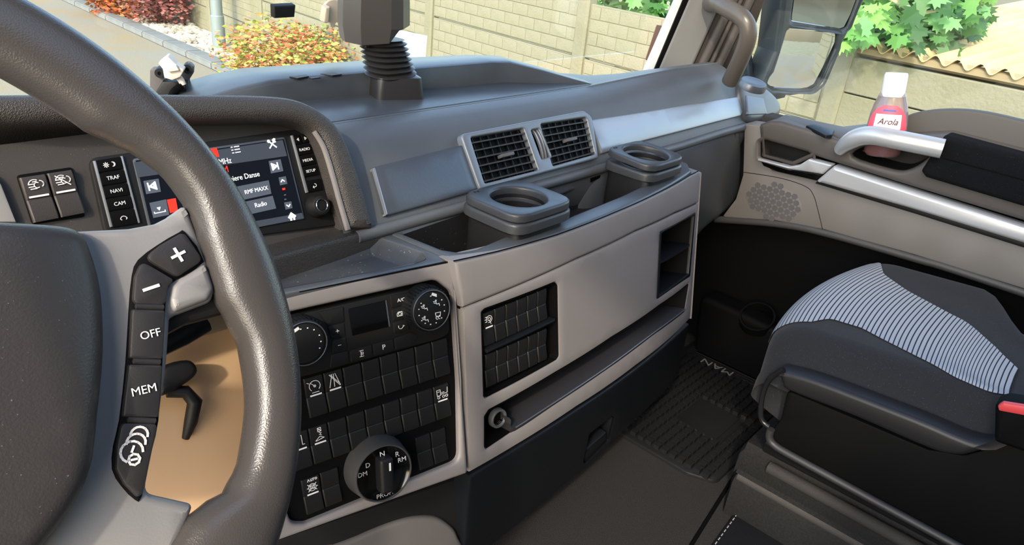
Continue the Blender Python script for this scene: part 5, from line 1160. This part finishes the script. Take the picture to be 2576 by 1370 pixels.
# ---------------------------------------------------------------- corrugated shed roof behind the fence
e0, e1 = ff_.px(2090, 122)[0], ff_.px(2900, 390)[0]
rm_ = mat('sun bleached corrugated sheet', C(205, 182, 136), .8, var=(1.5, C(196, 168, 116)))
rt = thing('shed_roof', 'cream corrugated shed roof just behind the fence top', 'roof', ff_.w((e0+e1)/2, FH, -.2))
wl_ = .135; N = int((e1-e0)/wl_*10); top, botm = [], []
rings = []
for k in range(N+1):
    a = e0+(e1-e0)*k/N; wv = .026*math.sin(2*PI*(a-e0)/wl_)
    rings.append([ff_.w(a, FH+.075+wv, .03), ff_.w(a, FH+.083+wv, .03), ff_.w(a, FH+.083+wv+.42, -5.2), ff_.w(a, FH+.075+wv+.42, -5.2)])
loft('sheet', rings, rm_, rt, sharp=60)
tube('batten', [ff_.w(e0, FH+.045, -.02), ff_.w(e1, FH+.045, -.02)], .035, mat('old timber', C(150, 136, 105), .9), rt, n=6)
bbox('shed_wall', ((e0+e1)/2, FH/2, -.35), (e1-e0, FH, .2), conc, rt, .01, ff_.mat())
# ---------------------------------------------------------------- maples
def maple_mesh():
    L = [(0, -.05), (.08, 0), (.34, -.10), (.28, .05), (.50, .22), (.34, .24), (.36, .36), (.18, .30), (.14, .48), (.06, .44), (0, .66)]
    pts = L+[(-x, y) for x, y in L[::-1][1:-1]]; c = (0, .2)
    vv = [(c[0], c[1], .0)]+[(x, y, -.12*abs(x)-.08*(y-.2)**2) for x, y in pts]; ff = [(0, i+1, (i+1) % len(pts)+1) for i in range(len(pts))]; return vv, ff
def leafm(c): 
    m = mat('maple leaf', C(*c), .5); b = m.node_tree.nodes['Principled BSDF']
    nt = m.node_tree; tr_ = nt.nodes.new('ShaderNodeBsdfTranslucent'); tr_.inputs[0].default_value = (*C(min(255, c[0]+30), min(255, c[1]+40), c[2]), 1); mx = nt.nodes.new('ShaderNodeMixShader'); mx.inputs[0].default_value = .35
    nt.links.new(b.outputs[0], mx.inputs[1]); nt.links.new(tr_.outputs[0], mx.inputs[2]); nt.links.new(mx.outputs[0], nt.nodes['Material Output'].inputs[0]); return m
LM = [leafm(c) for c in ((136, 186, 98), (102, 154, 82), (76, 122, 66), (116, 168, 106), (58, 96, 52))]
lv, lfc = maple_mesh(); LME = []
for m in LM:
    me = bpy.data.meshes.new('leaf'); me.from_pydata(lv, [], lfc); me.materials.append(m); LME.append(me)
def leafM(P, s, rnd):
    f = (-P).normalized(); up = Vector((rnd.uniform(-.6, .6), rnd.uniform(-.6, .6), rnd.uniform(-1.1, .2))); n = (Vector((f.x*.5, f.y*.5, .55))+Vector((rnd.uniform(-.5, .5), rnd.uniform(-.5, .5), rnd.uniform(-.4, .4)))).normalized()
    y = (up-n*up.dot(n)).normalized(); x = y.cross(n); Mx = Matrix((x, y, n)).transposed().to_4x4(); Mx.translation = P; return Mx @ Matrix.Scale(s, 4)
def maple(lab, region, depth, nobj, nst, s0, trunk, seed):
    rnd = random.Random(seed); t = thing('maple_tree', lab, 'tree', trunk[0], 'maples beyond the fence')
    tube('trunk', [trunk[0], trunk[0].lerp(trunk[1], .5)+Vector((.1, .05, 0)), trunk[1]], [.14, .10, .05], mat('grey bark', C(140, 130, 110), .9, bump=(20, .6)), t, n=10)
    xs = [p[0] for p in region]; ys_ = [p[1] for p in region]
    vv, ff, mi_ = [], [], []
    k = 0
    while k < nobj+nst:
        x, y = rnd.uniform(min(xs), max(xs)), rnd.uniform(min(ys_), max(ys_))
        if not inside(region, x, y): continue
        fr_ = k < nobj; d = depth+(rnd.uniform(-.3, .08) if fr_ else rnd.uniform(.08, .6)); P = ray(x, y)*d; s = s0*rnd.uniform(.75, 1.25); Mx = leafM(P, s, rnd)
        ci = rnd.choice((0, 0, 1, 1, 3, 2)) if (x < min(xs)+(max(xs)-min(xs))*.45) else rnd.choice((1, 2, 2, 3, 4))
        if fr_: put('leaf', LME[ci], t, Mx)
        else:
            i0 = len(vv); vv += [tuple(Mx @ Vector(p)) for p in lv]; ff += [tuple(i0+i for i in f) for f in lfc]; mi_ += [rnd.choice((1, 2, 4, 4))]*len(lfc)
        k += 1
    me = bpy.data.meshes.new('foliage'); me.from_pydata(vv, [], ff)
    for m in LM: me.materials.append(m)
    me.polygons.foreach_set('material_index', mi_); o = link(bpy.data.objects.new('foliage', me), t); o['kind'] = 'stuff'
    return t
reg = [(2100, -260), (2560, -260), (2500, -20), (2500, 40), (2450, 90), (2420, 130), (2400, 150), (2370, 145), (2310, 120), (2250, 95), (2190, 95), (2130, 105), (2075, 110), (2080, 30)]
g0 = ray(2350, 0)*6.4; tg = Vector((g0.x, g0.y, GZ))
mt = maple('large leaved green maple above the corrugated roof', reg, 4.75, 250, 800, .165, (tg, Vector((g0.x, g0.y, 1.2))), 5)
tube('branch', [ray(2180, -40)*4.6, ray(2285, 20)*4.6, ray(2300, 65)*4.6], [.02, .017, .012], mat('branch bark', C(190, 180, 150), .8), mt, n=8); tube('branch', [ray(2290, 40)*4.6, ray(2360, 25)*4.6], [.015, .01], mat('branch bark', C(190, 180, 150), .8), mt, n=8)
reg2 = [(1420, -220), (1900, -220), (1760, 40), (1720, 70), (1690, 66), (1640, 40), (1560, 22), (1490, 6), (1430, -10)]
g1 = ray(1600, -50)*9.5
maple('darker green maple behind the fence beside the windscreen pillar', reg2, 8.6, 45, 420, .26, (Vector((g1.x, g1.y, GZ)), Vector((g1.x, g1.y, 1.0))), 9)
# yellow painted fence top beside the pillar is moss; white flank of the truck itself, seen in the mirror
tk = thing('truck_flank', 'white outer side of the truck cab below the side window', 'truck body', (1.62, -.2, -1.2))
bbox('door_skin', (1.60, -.6, -1.0), (.03, 2.6, 1.3), mat('white truck paint', C(236, 240, 240), .25, coat=.6), tk, .01)
bpy.context.view_layer.update()
